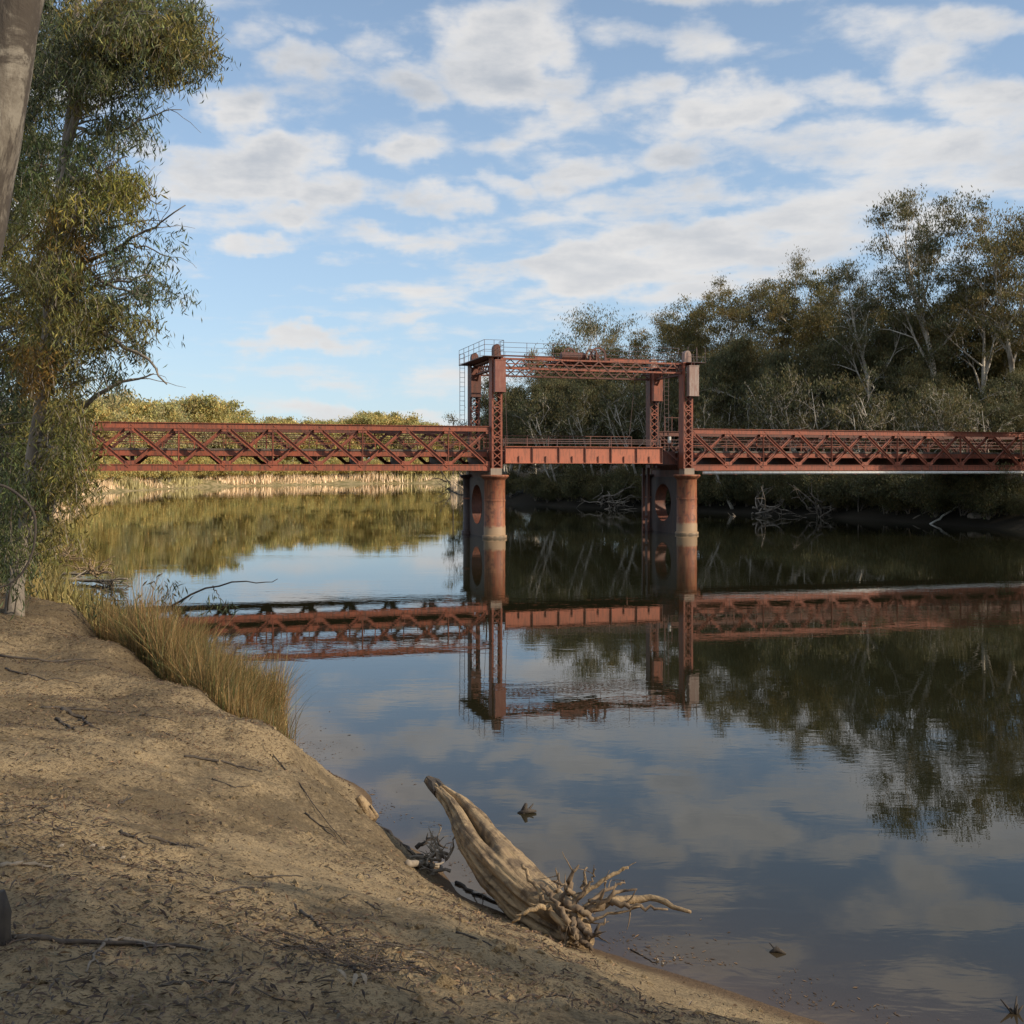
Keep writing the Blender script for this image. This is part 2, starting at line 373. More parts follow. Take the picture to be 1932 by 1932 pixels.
def height(x, y, fine=True):
    x = np.asarray(x, float); y = np.asarray(y, float)
    s = sd_land(x, y)
    rb = ss(60, 85, y) * ss(-22, -6, x) * (1 - ss(320, 350, y))
    zmax = 3.4 + 2.6 * rb + 1.0 * ss(20, 50, x)
    far = np.where(s > 0, zmax * (1 - np.exp(-np.maximum(s, 0) * .36 / zmax * 1.3)), -1.8 * (1 - np.exp(np.minimum(s, 0) * .18)))
    back = rb * ss(22, 55, s) * 6.0 + ss(190, 230, y) * (1 - rb) * ss(25, 60, s) * 5.0 + ss(20, 40, x) * ss(60, 75, y) * (1 - rb) * 0
    far = far + back + fbm(x, y, 3, .08) * 1.0 * ss(3, 14, s) + fbm(x, y, 3, .5) * .25 * ss(0, 3, s)
    wn = ss(-17, -13, x) * (1 - ss(9, 14, x)) * ss(-7, -3, y) * (1 - ss(24, 29, y))
    near = np.zeros_like(x); k = wn > 0
    if k.any(): near[k] = tps(x[k], y[k])
    if fine:
        b = ss(.05, .5, near)
        near = near + (fbm(x, y, 3, .9) * .10 + fbm(x, y, 4, 4.0) * .058) * (.15 + .85 * b)
        # rounded cut lip: small slumps
        near = near + fbm(x, y, 2, 1.7) * .07 * b
    return far * (1 - wn) + near * wn
def gz(x, y): return float(height(np.array([x]), np.array([y]))[0])
def G(px, py, dmin=3.0, dmax=45):
    """where the sight line through a picture point meets the ground"""
    ds = np.arange(dmin, dmax, .04); x = (px - CX) / F * ds; z = CAMZ - (py - HY) / F * ds
    h = height(x, ds); k = np.nonzero(np.maximum(h, 0) >= z)[0]
    i = k[0] if len(k) else len(ds) - 1
    return Vector((x[i], ds[i], max(h[i], 0.0)))
def axis(lo, a, b, hi, fine, grow=1.09, mx=25):
    c = list(np.arange(a, b + 1e-6, fine)); st = fine; v = b
    while v < hi: st = min(st * grow, mx); v += st; c.append(v)
    st = fine; v = a; pre = []
    while v > lo: st = min(st * grow, mx); v -= st; pre.append(v)
    return np.array(pre[::-1] + c)
def grid_mesh(name, xs, ys, zf, mt, colf=None):
    X, Y = np.meshgrid(xs, ys); Z = zf(X.ravel(), Y.ravel())
    nx, ny = len(xs), len(ys); i = np.arange(ny - 1)[:, None] * nx + np.arange(nx - 1)[None]
    Q = np.stack([i, i + 1, i + nx + 1, i + nx], -1).reshape(-1, 4)
    V = np.stack([X.ravel(), Y.ravel(), Z], -1)
    return np_mesh(name, V, Q, None, mt, True, colf(X.ravel(), Y.ravel(), Z) if colf else None)

def ground_mat():
    m, h, b, o = mat('sandy_bank_soil'); p = pos(h); sp = h.n('ShaderNodeSeparateXYZ'); h.l(p, sp.inputs[0])
    n0 = h.noise(p, .55, 5, .6); n1 = h.noise(p, 2.6, 6, .65); n2 = h.noise(p, 16, 6, .7); n3 = h.noise(h.v('MULTIPLY', p, (1, 1, 1)), 60, 3, .6)
    sand = h.mix(h.mr(n1, .35, .65, 0, 1), (.375, .275, .152), (.27, .198, .110))
    # broken litter and humus lies in patches on the flat top of the bank
    hum = h.m('ADD', h.m('MULTIPLY', n0, .9), h.m('MULTIPLY', n2, .45))
    near_l = h.mr(sp.outputs[0], -1.0, -6.5, 0.0, .13)
    hum = h.m('ADD', hum, near_l)
    c = h.mix(h.mr(hum, .675, .84, 0, .8), sand, (.112, .083, .048))
    n4 = h.noise(h.v('MULTIPLY', p, (1, 1.0, 1)), 30, 4, .7)
    c = h.mix(h.mr(n4, .53, .60, 0, .72), c, (.10, .066, .036))
    c = h.mix(h.mr(n3, .56, .66, 0, .55), c, (.10, .07, .04))
    # wet margin by the water
    wet = h.m('ADD', sp.outputs[2], h.m('MULTIPLY', h.m('SUBTRACT', n1, .5), .12))
    c = h.mix(h.mr(wet, .16, .03, 0, .75), c, (.105, .062, .036))
    far = h.m('MAXIMUM', h.mr(sp.outputs[1], 60, 110, 0, 1), h.mr(sp.outputs[0], 14, 24, 0, 1))
    c2 = h.mix(h.mr(n0, .4, .6, 0, 1), (.42, .32, .17), (.20, .17, .07))
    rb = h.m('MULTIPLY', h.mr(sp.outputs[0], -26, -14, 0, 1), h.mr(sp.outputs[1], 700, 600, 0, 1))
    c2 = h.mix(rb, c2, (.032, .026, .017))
    c = h.mix(far, c, c2)
    h.l(c, b.inputs['Base Color']); b.inputs['Roughness'].default_value = .92
    b.inputs['Specular IOR Level'].default_value = .2
    bump(h, b, h.m('ADD', n2, h.m('MULTIPLY', n3, .5)), .8, .045)
    return m
xs = axis(-900, -12, 5, 900, .085); ys = axis(-60, 3, 24, 2200, .085)
ground = link('ground', grid_mesh('ground', xs, ys, height, ground_mat()))
tag(ground, 'sandy river bank and the land on both sides of the river', kind='structure')

def water_mat():
    m, h, b, o = mat('river_water'); p = pos(h)
    at = h.n('ShaderNodeAttribute', attribute_name='tint')
    h.l(at.outputs['Color'], b.inputs['Base Color'])
    b.inputs['Roughness'].default_value = .004; b.inputs['IOR'].default_value = 1.40
    big = h.noise(h.v('MULTIPLY', p, (.05, .16, 0)), 1.0, 3, .6)
    amp = h.mr(big, .45, .68, .35, 1.5)
    n1 = h.noise(h.v('MULTIPLY', p, (1.0, 2.4, 0)), 1.1, 3, .55, .4)
    n2 = h.noise(h.v('MULTIPLY', p, (1.0, 1.8, 0)), 5.0, 2, .5, .3)
    hh = h.m('MULTIPLY', h.m('ADD', n1, h.m('MULTIPLY', n2, .10)), amp)
    bump(h, b, hh, .5, .0042)
    return m
def water_col(x, y, z):
    g = height(x, y, False); dep = np.clip(-g, 0, 3)
    t = np.exp(-dep / .22)[:, None]
    near = ss(60, 20, y)[:, None] if False else (1 - ss(20, 60, y))[:, None]
    deep = np.array([.015, .015, .007]); sh = np.array([.085, .058, .036])
    return deep * (1 - t * near) + sh * t * near
wx = axis(-900, -12, 8, 900, .25, 1.10, 40); wy = axis(-60, 4, 34, 1500, .25, 1.10, 40)
water = link('river_water', grid_mesh('river_water', wx, wy, lambda x, y: np.zeros_like(x), water_mat(), water_col))
tag(water, 'calm brown river water mirroring the bridge, trees and clouds', kind='structure')

# ------------------------------------------------------------------ the bridge
H0 = Vector((-1.26, 74.8, 0)); BR = math.atan2(.287, .958)
bridge = tag(empty('lattice_bridge', H0, BR), 'long rust red lattice truss bridge with lift towers crossing the river on round piers', 'bridge')
PAN, U2, WD = 2.95, 14.8, 6.0
ZB0, ZB1, ZT0, ZT1 = 4.72, 5.12, 7.40, 7.74
def unit_mesh(f, name, m): b = MB(); f(b); return b.mesh(name, m)
h_ = ZT0 - ZB1 + .30; zc_ = ZB1 - .15
def flat_bar(b, a, c, wd, th, y):
    b.beam((a[0], y, a[1]), (c[0], y, c[1]), th, wd, up=(0, 0, 1))
def diag_mesh(sgn, name, m, wd, y):
    b = MB(); a = (-PAN/2*sgn, h_/2) ; c = (PAN/2*sgn, -h_/2)
    t = Vector((c[0]-a[0], 0, c[1]-a[1])).normalized(); nrm = Vector((-t.z, 0, t.x))
    A = Vector((a[0], y, a[1])); C = Vector((c[0], y, c[1]))
    # two flanges and a thin web: an angle-built bar
    b.beam(A, C, .03, wd, up=nrm)
    for s in (-1, 1): b.beam(A + nrm*s*(wd/2-.02) + Vector((0,-.05,0)), C + nrm*s*(wd/2-.02) + Vector((0,-.05,0)), .10, .035, up=nrm)
    return b.mesh(name, m)
dm = {('red', 1): diag_mesh(1, 'diagonal', M['red'], .24, -.10), ('red', -1): diag_mesh(-1, 'diagonal', M['red'], .20, .10),
      ('red_dark', 1): diag_mesh(1, 'diagonal', M['red_dark'], .24, -.10), ('red_dark', -1): diag_mesh(-1, 'diagonal', M['red_dark'], .20, .10)}
post_me = unit_mesh(lambda b: (b.box(-.05, .05, -.02, .02, 0, ZT0-ZB1), b.box(-.012, .012, -.09, .09, 0, ZT0-ZB1)), 'post', M['red'])
def truss(u0, n, v, m, post_off):
    L = n * PAN; b = MB()
    b.box(u0, u0+L, v-.16, v-.13, ZB0, ZB1); b.box(u0, u0+L, v+.13, v+.16, ZB0, ZB1)
    b.box(u0, u0+L, v-.24, v+.24, ZB0-.035, ZB0-.002); b.box(u0, u0+L, v-.21, v-.163, ZB1-.05, ZB1)
    t = b.obj('truss', M[m], bridge)
    b = MB(); b.box(u0, u0+L, v-.17, v-.14, ZT0, ZT1); b.box(u0, u0+L, v+.14, v+.17, ZT0, ZT1)
    b.box(u0, u0+L, v-.26, v+.26, ZT1+.002, ZT1+.04); b.box(u0, u0+L, v-.22, v-.173, ZT0, ZT0+.05)
    b.obj('top_chord', M[m], t)
    for i in range(n):
        uc = u0 + (i + .5) * PAN
        for s in (1, -1): link('diagonal', dm[(m, s)], t, (uc, v, zc_ + h_/2))
    for i in range(n + 1):
        if (i + post_off) % 2 == 0: link('post', post_me, t, (u0 + i*PAN, v - .12, ZB1))
        if i < n:   # gusset plates at the panel points
            pass
    b = MB()
    for i in range(n + 1):
        uu = u0 + i*PAN
        for zz in (ZB1 - .06, ZT0 - .16): b.box(max(uu-.28, u0), min(uu+.28, u0+L), v-.185, v-.165, zz, zz+.28)
    g = b.obj('gusset_plate', M[m], t); g['kind'] = 'stuff'
    return t
NL, NR = 10, 13
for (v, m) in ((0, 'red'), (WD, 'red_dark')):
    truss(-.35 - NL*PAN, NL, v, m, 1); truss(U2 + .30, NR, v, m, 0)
# decks of the fixed spans with stringers, cross girders and hand rails
def rails(u0, u1, v, zd, parent, posts=2.95, m='red', hh=1.0):
    b = MB()
    for z in (zd + hh*.42, zd + hh*.72, zd + hh): b.beam((u0, v, z), (u1, v, z), .035, .05)
    r = b.obj('handrail', M[m], parent)
    n = int((u1-u0)/posts); pm = unit_mesh(lambda b: b.box(-.03, .03, -.03, .03, 0, hh), 'railing_post', M[m])
    for i in range(n + 1): link('railing_post', pm, r, (u0 + (u1-u0)*i/n, v, zd))
    return r
fb_me = unit_mesh(lambda b: (b.box(-.02, .02, .3, WD-.3, 5.13, 5.66), b.box(-.16, .16, .3, WD-.3, 5.10, 5.128)), 'cross_girder', M['red_dark'])
for (a, c, n) in ((-.35-NL*PAN, -.35, NL), (U2+.30, U2+.30+NR*PAN, NR)):
    b = MB(); b.box(a, c, .55, WD-.55, 6.02, 6.15); dk = b.obj('deck', M['timber'], bridge)
    for v in (.62, 1.9, 3.0, 4.1, WD-.62):
        MB().box(a, c, v-.02, v+.02, 5.66, 6.018).box(a, c, v-.10, v+.10, 5.665, 5.70).obj('stringer', M['red'], dk)
    for i in range(n + 1): link('cross_girder', fb_me, dk, (a + (c-a)*i/n, 0, 0))
    for v in (.62, WD-.62): rails(a, c, v, 6.15, bridge, 1.9, 'red_dark' if v > 3 else 'red', .95)
# piers
pier_prof = [(.86, -2.5), (.86, .18), (.76, .22), (.76, .84), (.735, .86), (.735, 4.02), (.80, 4.10), (.88, 4.16), (.99, 4.28), (.99, 4.36), (.93, 4.40)]
pier_me = unit_mesh(lambda b: b.lathe(pier_prof, 40), 'pier', M['pier'])
for p_ in pier_me.polygons: p_.use_smooth = abs(p_.normal.z) < .5
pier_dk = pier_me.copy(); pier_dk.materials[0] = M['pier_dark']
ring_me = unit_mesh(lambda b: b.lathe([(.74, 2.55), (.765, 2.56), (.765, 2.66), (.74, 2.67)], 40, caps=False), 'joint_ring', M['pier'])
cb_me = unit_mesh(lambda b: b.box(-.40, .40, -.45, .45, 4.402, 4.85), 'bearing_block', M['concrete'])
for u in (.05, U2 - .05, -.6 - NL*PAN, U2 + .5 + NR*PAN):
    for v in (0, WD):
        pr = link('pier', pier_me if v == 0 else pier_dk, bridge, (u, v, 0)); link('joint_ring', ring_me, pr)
        link('bearing_block', cb_me, pr)
    # hollow web between the two cylinders with a round opening
    b = MB(); th = .42; ns = 28; cv, cz, rr = 3.25, 2.25, 1.42
    V = []
    for xx in (-th, th):
        for k in range(ns):
            a_ = 2*math.pi*k/ns; V.append((u+xx, cv+rr*math.cos(a_), cz+rr*math.sin(a_)))
        for k in range(ns):
            a_ = 2*math.pi*k/ns; c_, s_ = math.cos(a_), math.sin(a_); q = max(abs(c_)/2.65, abs(s_)/2.05)
            V.append((u+xx, 3.0 + c_/q, 1.85 + s_/q * 2.35 / 2.05))
    Q = []
    for k in range(ns):
        k2 = (k+1) % ns; n2 = 2*ns
        Q += [(k, k2, ns+k2, ns+k), (n2+k, n2+ns+k, n2+ns+k2, n2+k2), (ns+k, ns+k2, n2+ns+k2, n2+ns+k)]
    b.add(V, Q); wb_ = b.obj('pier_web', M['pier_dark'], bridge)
    V2 = [V[k] for k in range(ns)] + [V[2*ns+k] for k in range(ns)]
    b = MB(); b.add([(x_ + (-.02 if i_ < ns else .02), y_, z_) for i_, (x_, y_, z_) in enumerate(V2)], [(k, ns+k, ns+(k+1) % ns, (k+1) % ns) for k in range(ns)])
    b.obj('sunlit_opening_wall', M['red_dark'], wb_, smooth=True)  # inner wall of the opening, sunlight on it put into the lighter colour
    MB().box(u-.5, u+.5, -.2, WD+.2, 4.405, 4.62).obj('bearing_beam', M['red_dark'], bridge) if False else None
# towers: four laced box legs
LEG0, LEG1, LW, LDp = 4.86, 12.55, .76, .80
bar_l = unit_mesh(lambda b: b.beam((-.29, 0, -.24), (.29, 0, .24), .03, .055, up=(0,0,1)), 'lacing_bar', M['red'])
bar_r = unit_mesh(lambda b: b.beam((-.29, .012, .24), (.29, .012, -.24), .03, .055, up=(0,0,1)), 'lacing_bar', M['red'])
bar_h = unit_mesh(lambda b: b.box(-.30, .30, -.012, .012, -.045, .045), 'batten_plate', M['red'])
for iu, u in enumerate((.12, U2 - .12)):
    for iv, v in enumerate((0, WD)):
        b = MB(); x0, x1, y0, y1 = u-LW/2, u+LW/2, v-LDp/2, v+LDp/2
        b.box(x0, x0+.03, y0, y1, LEG0, LEG1); b.box(x1-.03, x1, y0, y1, LEG0, LEG1)
        for xx in (x0+.032, x1-.132):
            for yy in (y0, y1-.03): b.box(xx, xx+.10, yy, yy+.03, LEG0, LEG1)
        b.box(x0-.04, x1+.04, y0-.04, y1+.04, LEG0-.012, LEG0+.03); b.box(x0-.05, x1+.05, y0-.05, y1+.05, LEG1+.002, LEG1+.06)
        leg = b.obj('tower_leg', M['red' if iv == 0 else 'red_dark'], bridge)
        k = 0; z = LEG0 + .35
        while z < 10.2:
            for me_, in ((bar_l,), (bar_r,)):
                link('lacing_bar', me_, leg, (u, y0 - .012 if me_ is bar_l else y0 - .030, z))
            if k % 4 == 3: link('batten_plate', bar_h, leg, (u, y0 + .012, z + .26))
            z += .52; k += 1
        # back-face lacing joined, it only glints through
        b = MB(); z = LEG0 + .35
        while z < 12.2:
            b.beam((u-.29, y1+.012, z-.24), (u+.29, y1+.012, z+.24), .03, .055); z += .52
        # lattice on the two side faces
        bk = b.obj('back_lacing', M['red_dark'], leg); bk['kind'] = 'stuff'
        # counterweight boxes hang on the outside of the legs
        ox = .12 if iv == 0 else 0
        cx = u + (.10 if iu == 0 else .22); cm = 'rose' if iu == 0 else 'grey_pink'
        if iv == 1: cx = u - .05 if iu == 0 else u + .1; cm = 'red_dark' if iu == 0 else 'red'
        b = MB(); b.box(cx-.38, cx+.38, y0-.52, y0-.06, 10.12, 12.36)
        for zz in (10.85, 11.6): b.box(cx-.384, cx+.384, y0-.524, y0-.056, zz, zz+.02)
        for zz in (10.12, 12.30): b.box(cx-.40, cx+.40, y0-.54, y0-.04, zz, zz+.05)
        cw = b.obj('counterweight', M[cm], leg)
        if iv == 0: cw['label'] = 'faded pink counterweight box' if iu == 0 else 'grey weathered counterweight box'
        # rope sheave with rounded hood on top
        b = MB(); pts = []
        yy0, yy1 = v-.26, v+.26; ang = [math.pi*k/10 for k in range(11)]
        V = []
        for yy in (yy0, yy1):
            V += [(u+.04 + .26*math.cos(a_), yy, 13.15 + .36*math.sin(a_)) for a_ in ang] + [(u-.22, yy, 12.62), (u+.30, yy, 12.62)]
        n = 13; T = []; Q = [(k, (k+1) % n, n+(k+1) % n, n+k) for k in range(n)]
        for k in range(1, n-1): T += [(0, k+1, k), (n, n+k, n+k+1)]
        b.add(V, Q, T); b.obj('sheave_hood', M['red_dark' if iu == 0 else 'grey_pink'], leg)
        b = MB()
        for dx in (-.12, .12): b.tube([(cx+dx, y0-.3, 12.36), (cx+dx*.5, y0-.2, 13.2)], .02, 5)
        b.obj('lifting_rope', M['dark_rail'], leg)
# gantry along the top
GZ0, GZ1 = 11.85, 12.52
gd = {s: unit_mesh(lambda b: b.beam((-.36*s, 0, GZ0+.03), (.36*s, 0, GZ1-.03), .05, .095), 'lattice_bar', M['red_dark']) for s in (1, -1)}
for v in (0.0, WD):
    b = MB(); a, c = .12 + LW/2, U2 - .12 - LW/2
    for z in (GZ0, GZ1, (GZ0+GZ1)/2):
        hh = .05 if z not in (GZ0, GZ1) else .12
        b.box(a, c, v-.13, v+.13, z-hh/2, z+hh/2)
    gt = b.obj('gantry_truss', M['red'] if v == 0 else M['red_dark'], bridge)
    n = 19; st = (c-a)/n
    for i in range(n): link('lattice_bar', gd[1 if i % 2 else -1], gt, (a+st*(i+.5), v - .145, 0))
    b = MB()
    for i in range(n):
        sg_ = -.36 if i % 2 else .36; b.beam((a+st*(i+.5)-sg_, v+.145, GZ0+.03), (a+st*(i+.5)+sg_, v+.145, GZ1-.03), .04, .06)
    b.obj('back_lacing', M['red_dark'], gt)['kind'] = 'stuff'
for u in (.12, U2 - .12):
    b = MB(); b.box(u-.16, u+.16, LDp/2, WD-LDp/2, 12.40, 12.54); b.box(u-.16, u+.16, LDp/2, WD-LDp/2, 11.75, 11.84)
    n = 8; q = (WD-LDp)/n
    for i in range(n):
        y0 = LDp/2 + q*i; b.beam((u, y0, 11.84), (u, y0+q, 12.40), .05, .07); b.beam((u+.06, y0, 12.40), (u+.06, y0+q, 11.84), .05, .07)
    for vv, s in ((LDp/2, 1), (WD-LDp/2, -1)): b.beam((u, vv, 10.9), (u, vv+s*.9, 11.75), .12, .12)
    b.obj('portal_beam', M['red_dark'], bridge)
# walkway and its rails
b = MB(); b.box(-.9, U2+1.1, .45, 1.35, 12.58, 12.64).box(-.9, .55, 1.352, WD+.6, 12.58, 12.64).box(U2-.5, U2+1.1, 1.352, WD+.3, 12.58, 12.64)
b.box(-.9, .5, -.75, .448, 12.58, 12.62).box(U2-.3, U2+1.1, -.75, .448, 12.58, 12.62)
wk = b.obj('walkway', M['dark_rail'], bridge)
pm = unit_mesh(lambda b: b.box(-.014, .014, -.014, .014, 12.64, 13.72), 'railing_post', M['dark_rail'])
def rail_line(a, c, n, m='dark_rail', z=(13.05, 13.38, 13.72)):
    b = MB(); a = Vector((*a, 0)); c = Vector((*c, 0))
    for zz in z: b.beam(a + Vector((0, 0, zz)), c + Vector((0, 0, zz)), .022, .026)
    r = b.obj('walkway_railing', M[m], bridge)
    for i in range(n + 1): link('railing_post', pm, r, a.lerp(c, i/n))
rail_line((.6, .48), (U2-.5, .48), 7); rail_line((-.88, -.72), (.5, -.72), 2); rail_line((-.88, -.72), (-.88, WD+.55), 5)
rail_line((U2-.3, -.72), (U2+1.08, -.72), 2, z=(13.0,)); rail_line((U2+1.08, .6), (U2+1.08, WD+.25), 3); rail_line((.7, WD+.3), (U2-.5, WD+.3), 7, 'red_dark')
rail_line((.5, -.72), (.5, .44), 1)
# winding gear in the middle of the gantry
mach = MB().box(5.2, 9.4, 1.4, 4.6, 12.55, 12.68).obj('machine_floor', M['red_dark'], bridge)
MB().tube([(5.5, 1.6, 13.0), (7.3, 1.6, 13.0)], .30, 14).obj('winding_drum', M['red_dark'], mach)
def wheel(u, v, z, r, th=.10, spokes=6):
    b = MB(); ns = 24; V = []
    for yy in (v-th/2, v+th/2):
        for q in (r, r*.82):
            V += [(u+q*math.cos(2*math.pi*k/ns), yy, z+q*math.sin(2*math.pi*k/ns)) for k in range(ns)]
    Q = []
    for k in range(ns):
        k2 = (k+1) % ns
        Q += [(k, k2, ns+k2, ns+k), (2*ns+k, 3*ns+k, 3*ns+k2, 2*ns+k2), (k, 2*ns+k, 2*ns+k2, k2), (ns+k, ns+k2, 3*ns+k2, 3*ns+k)]
    b.add(V, Q)
    for k in range(spokes):
        a_ = 2*math.pi*k/spokes; b.beam((u, v, z), (u+r*.85*math.cos(a_), v, z+r*.85*math.sin(a_)), .05, .05, up=(0, 1, 0))
    b.tube([(u, v-.15, z), (u, v+.15, z)], .07, 8)
    return b
wheel(7.75, 1.2, 13.06, .50, .14).obj('gear_wheel', M['red_dark'], mach); wheel(8.35, 1.5, 13.10, .62, .16).obj('gear_wheel', M['red_dark'], mach)
wheel(6.3, 2.0, 13.2, .48, .12).obj('gear_wheel', M['red_dark'], mach)
b = MB()
for (u, z1) in ((7.55, 13.05), (8.05, 13.3), (8.75, 12.95)): b.box(u-.06, u+.06, 1.0, 1.3, 12.68, z1); b.beam((u+.3, 1.1, 12.66), (u, 1.1, z1-.1), .06, .06)
b.obj('bearing_stand', M['red_dark'], mach)
MB().tube([(1.0, 1.9, 12.95), (5.4, 1.9, 12.95)], .045, 6).tube([(9.0, 1.9, 12.95), (U2-1, 1.9, 12.95)], .045, 6).obj('drive_shaft', M['red_dark'], mach)
MB().box(9.3, 12.4, 1.5, 1.75, 12.75, 12.92).box(3.5, 5.0, 1.5, 1.7, 12.72, 12.85).obj('cable_tray', M['red'], mach)
# ladders, cable posts at the towers
def ladder(u, v, z0, z1, wd=.4, st=.35):
    b = MB(); b.box(u-wd/2, u-wd/2+.03, v-.02, v+.02, z0, z1); b.box(u+wd/2-.03, u+wd/2, v-.02, v+.02, z0, z1)
    z = z0 + .2
    while z < z1: b.box(u-wd/2+.031, u+wd/2-.031, v-.012, v+.012, z, z+.025); z += st
    b.obj('ladder', M['dark_rail'], bridge)
ladder(-.75, WD+.1, 6.2, 13.4); ladder(U2+1.0, WD-.2, 6.2, 12.6)
b = MB(); [b.box(U2+q, U2+q+.05, WD+.3, WD+.35, 6.15, 9.0) for q in (1.1, 1.7, 2.3, 2.9)]
b.beam((U2+1.1, WD+.32, 8.9), (U2+2.9, WD+.32, 8.9), .04, .05); b.obj('gate_frame', M['red_dark'], bridge)
MB().box(U2-.95, U2-.70, 1.30, 1.34, 6.75, 7.22).obj('white_sign', M['white'], bridge)
MB().box(U2-.85, U2-.80, 1.345, 1.39, 6.15, 7.1).obj('sign_post', M['dark_rail'], bridge)
MB().beam((U2-.5, .5, 5.4), (U2-1.7, .5, 6.3), .06, .1).box(U2-2.0, U2-.55, .9, 5.1, 5.15, 6.1).obj('end_bracket', M['red_dark'], bridge)
MB().box(-.30, .60, .45, .50, 4.9, 6.1).box(U2-.55, U2+.35, .45, .5, 4.9, 6.1).obj('side_plate', M['red_dark'], bridge)
# crosshead beams between the piers
for u in (.05, U2-.05): MB().box(u-.35, u+.35, .5, WD-.5, 4.20, 4.72).obj('crosshead', M['red_dark'], bridge)
# guide posts beside the right rear pier
b = MB(); b.box(U2-1.55, U2-1.35, 4.6, 4.8, -1, 4.9).box(U2-1.15, U2-.95, 4.6, 4.8, -1, 4.9); b.beam((U2-1.25, 4.7, 1.0), (U2-1.25, 4.7, 1.2), .5, .1)
b.obj('guide_pile', M['red_dark'], bridge)
# white service pipe under the right span
pipe = MB().tube([(U2+1.0, -.50, 4.52), (U2+NR*PAN, -.50, 4.52)], .11, 12).obj('service_pipe', M['white'], bridge, smooth=True)
hm = unit_mesh(lambda b: b.box(-.035, .035, -.635, -.24, 4.375, 4.40) or b.box(-.035, .035, -.29, -.262, 4.40, 5.12), 'pipe_hanger', M['red_bright'])
for i in range(18): link('pipe_hanger', hm, pipe, (U2 + 1.6 + i*2.05, 0, 0))

# the lift span hangs between the towers
lift = tag(empty('lift_span', H0, BR), 'salmon red plate girder lift span hanging between the two bridge towers', 'lift span')
LA, LB = .80, 12.75
for iv, v in enumerate((0.02, WD-.02)):
    b = MB(); b.box(LA, LB, v-.015, v+.015, 5.24, 6.36); b.box(LA, LB, v-.17, v+.17, 5.20, 5.238); b.box(LA, LB, v-.17, v+.17, 6.362, 6.40)
    b.box(LA, LB, v-.03, v-.017, 5.24, 5.36); b.box(LA, LB, v-.03, v-.017, 6.24, 6.36)
    g = b.obj('plate_girder', M['red_bright' if iv == 0 else 'red_dark'], lift)
    full = unit_mesh(lambda b: b.box(-.02, .02, -.13, -.032, 5.24, 6.36), 'stiffener', M['red_dark'])
    half = unit_mesh(lambda b: b.box(-.018, .018, -.11, -.032, 5.24, 5.72), 'stiffener', M['red_dark'])
    for i in range(13):
        u = LA + .02 + (LB-LA-.04)*i/12; link('stiffener', full if i % 2 == 0 else half, g, (u, v, 0))
    cover = unit_mesh(lambda b: b.box(-.07, .07, -.034, -.031, 5.37, 6.23), 'cover_strip', M['red_bright'])
    for i in (6,): link('cover_strip', cover, g, (LA+.02+(LB-LA-.04)*i/12+.12, v, 0))
dk = MB().box(LA, LB, .20, WD-.20, 5.95, 6.08).obj('deck', M['timber'], lift)
cg = unit_mesh(lambda b: b.box(-.02, .02, .2, WD-.2, 5.30, 5.948), 'cross_girder', M['red_dark'])
for i in range(7): link('cross_girder', cg, dk, (LA + .1 + (LB-LA-.2)*i/6, 0, 0))
rails(LA, LB, .35, 6.42, lift, 3.0, 'dark_rail', .50); rails(LA, LB, WD-.35, 6.42, lift, 1.5, 'red_dark', .9)
rp = MB()
for u in (LA+.25, LB-.25):
    for v in (.25, WD-.25): rp.tube([(u, v, 6.42), (u-.25 if u < 5 else u+.7, v, 12.8)], .018, 5)
rp.obj('lifting_rope', M['dark_rail'], lift)

# ------------------------------------------------------------------ plants
def leaves(C, L, Wd, rng, droop=.75, bend=True, tint=None, tvar=.25):
    """narrow hanging leaves at centres C; returns V, quads, colours"""
    n = len(C); dr = rng.standard_normal((n, 3)); dr /= np.linalg.norm(dr, axis=1)[:, None]
    dr = dr * (1 - droop) + np.array([0, 0, -1.0]) * droop; dr /= np.linalg.norm(dr, axis=1)[:, None]
    s = np.cross(dr, rng.standard_normal((n, 3))); s /= np.linalg.norm(s, axis=1)[:, None] + 1e-9
    ln = L * rng.uniform(.65, 1.3, n)[:, None]; wd = Wd * rng.uniform(.7, 1.3, n)[:, None]
    nm = np.cross(s, dr)
    a = C - dr * ln / 2; c = C + dr * ln / 2; mid = C + nm * ln * (.08 if bend else 0)
    V = np.stack([a, mid - s * wd / 2, c, mid + s * wd / 2], 1).reshape(-1, 3)
    Q = (np.arange(n)[:, None] * 4 + np.array([0, 1, 2, 3]))
    t = np.ones((n, 3)) if tint is None else np.asarray(tint).reshape(-1, 3) * np.ones((n, 3))
    t = t * np.exp(rng.standard_normal((n, 1)) * tvar)
    t[:, 0] *= np.exp(rng.standard_normal(n) * .10)
    return V, Q, np.repeat(np.clip(t, 0.1, 3.0), 4, axis=0)
def norm(v): return v / (np.linalg.norm(v) + 1e-9)
def curve_pts(rng, a, dr, L, n, wig, up=0.0):
    p = [np.array(a, float)]; dd = norm(np.array(dr, float))
    for i in range(n):
        dd = norm(dd + rng.standard_normal(3) * wig + np.array([0, 0, up])); p.append(p[-1] + dd * L / n)
    return np.array(p), dd
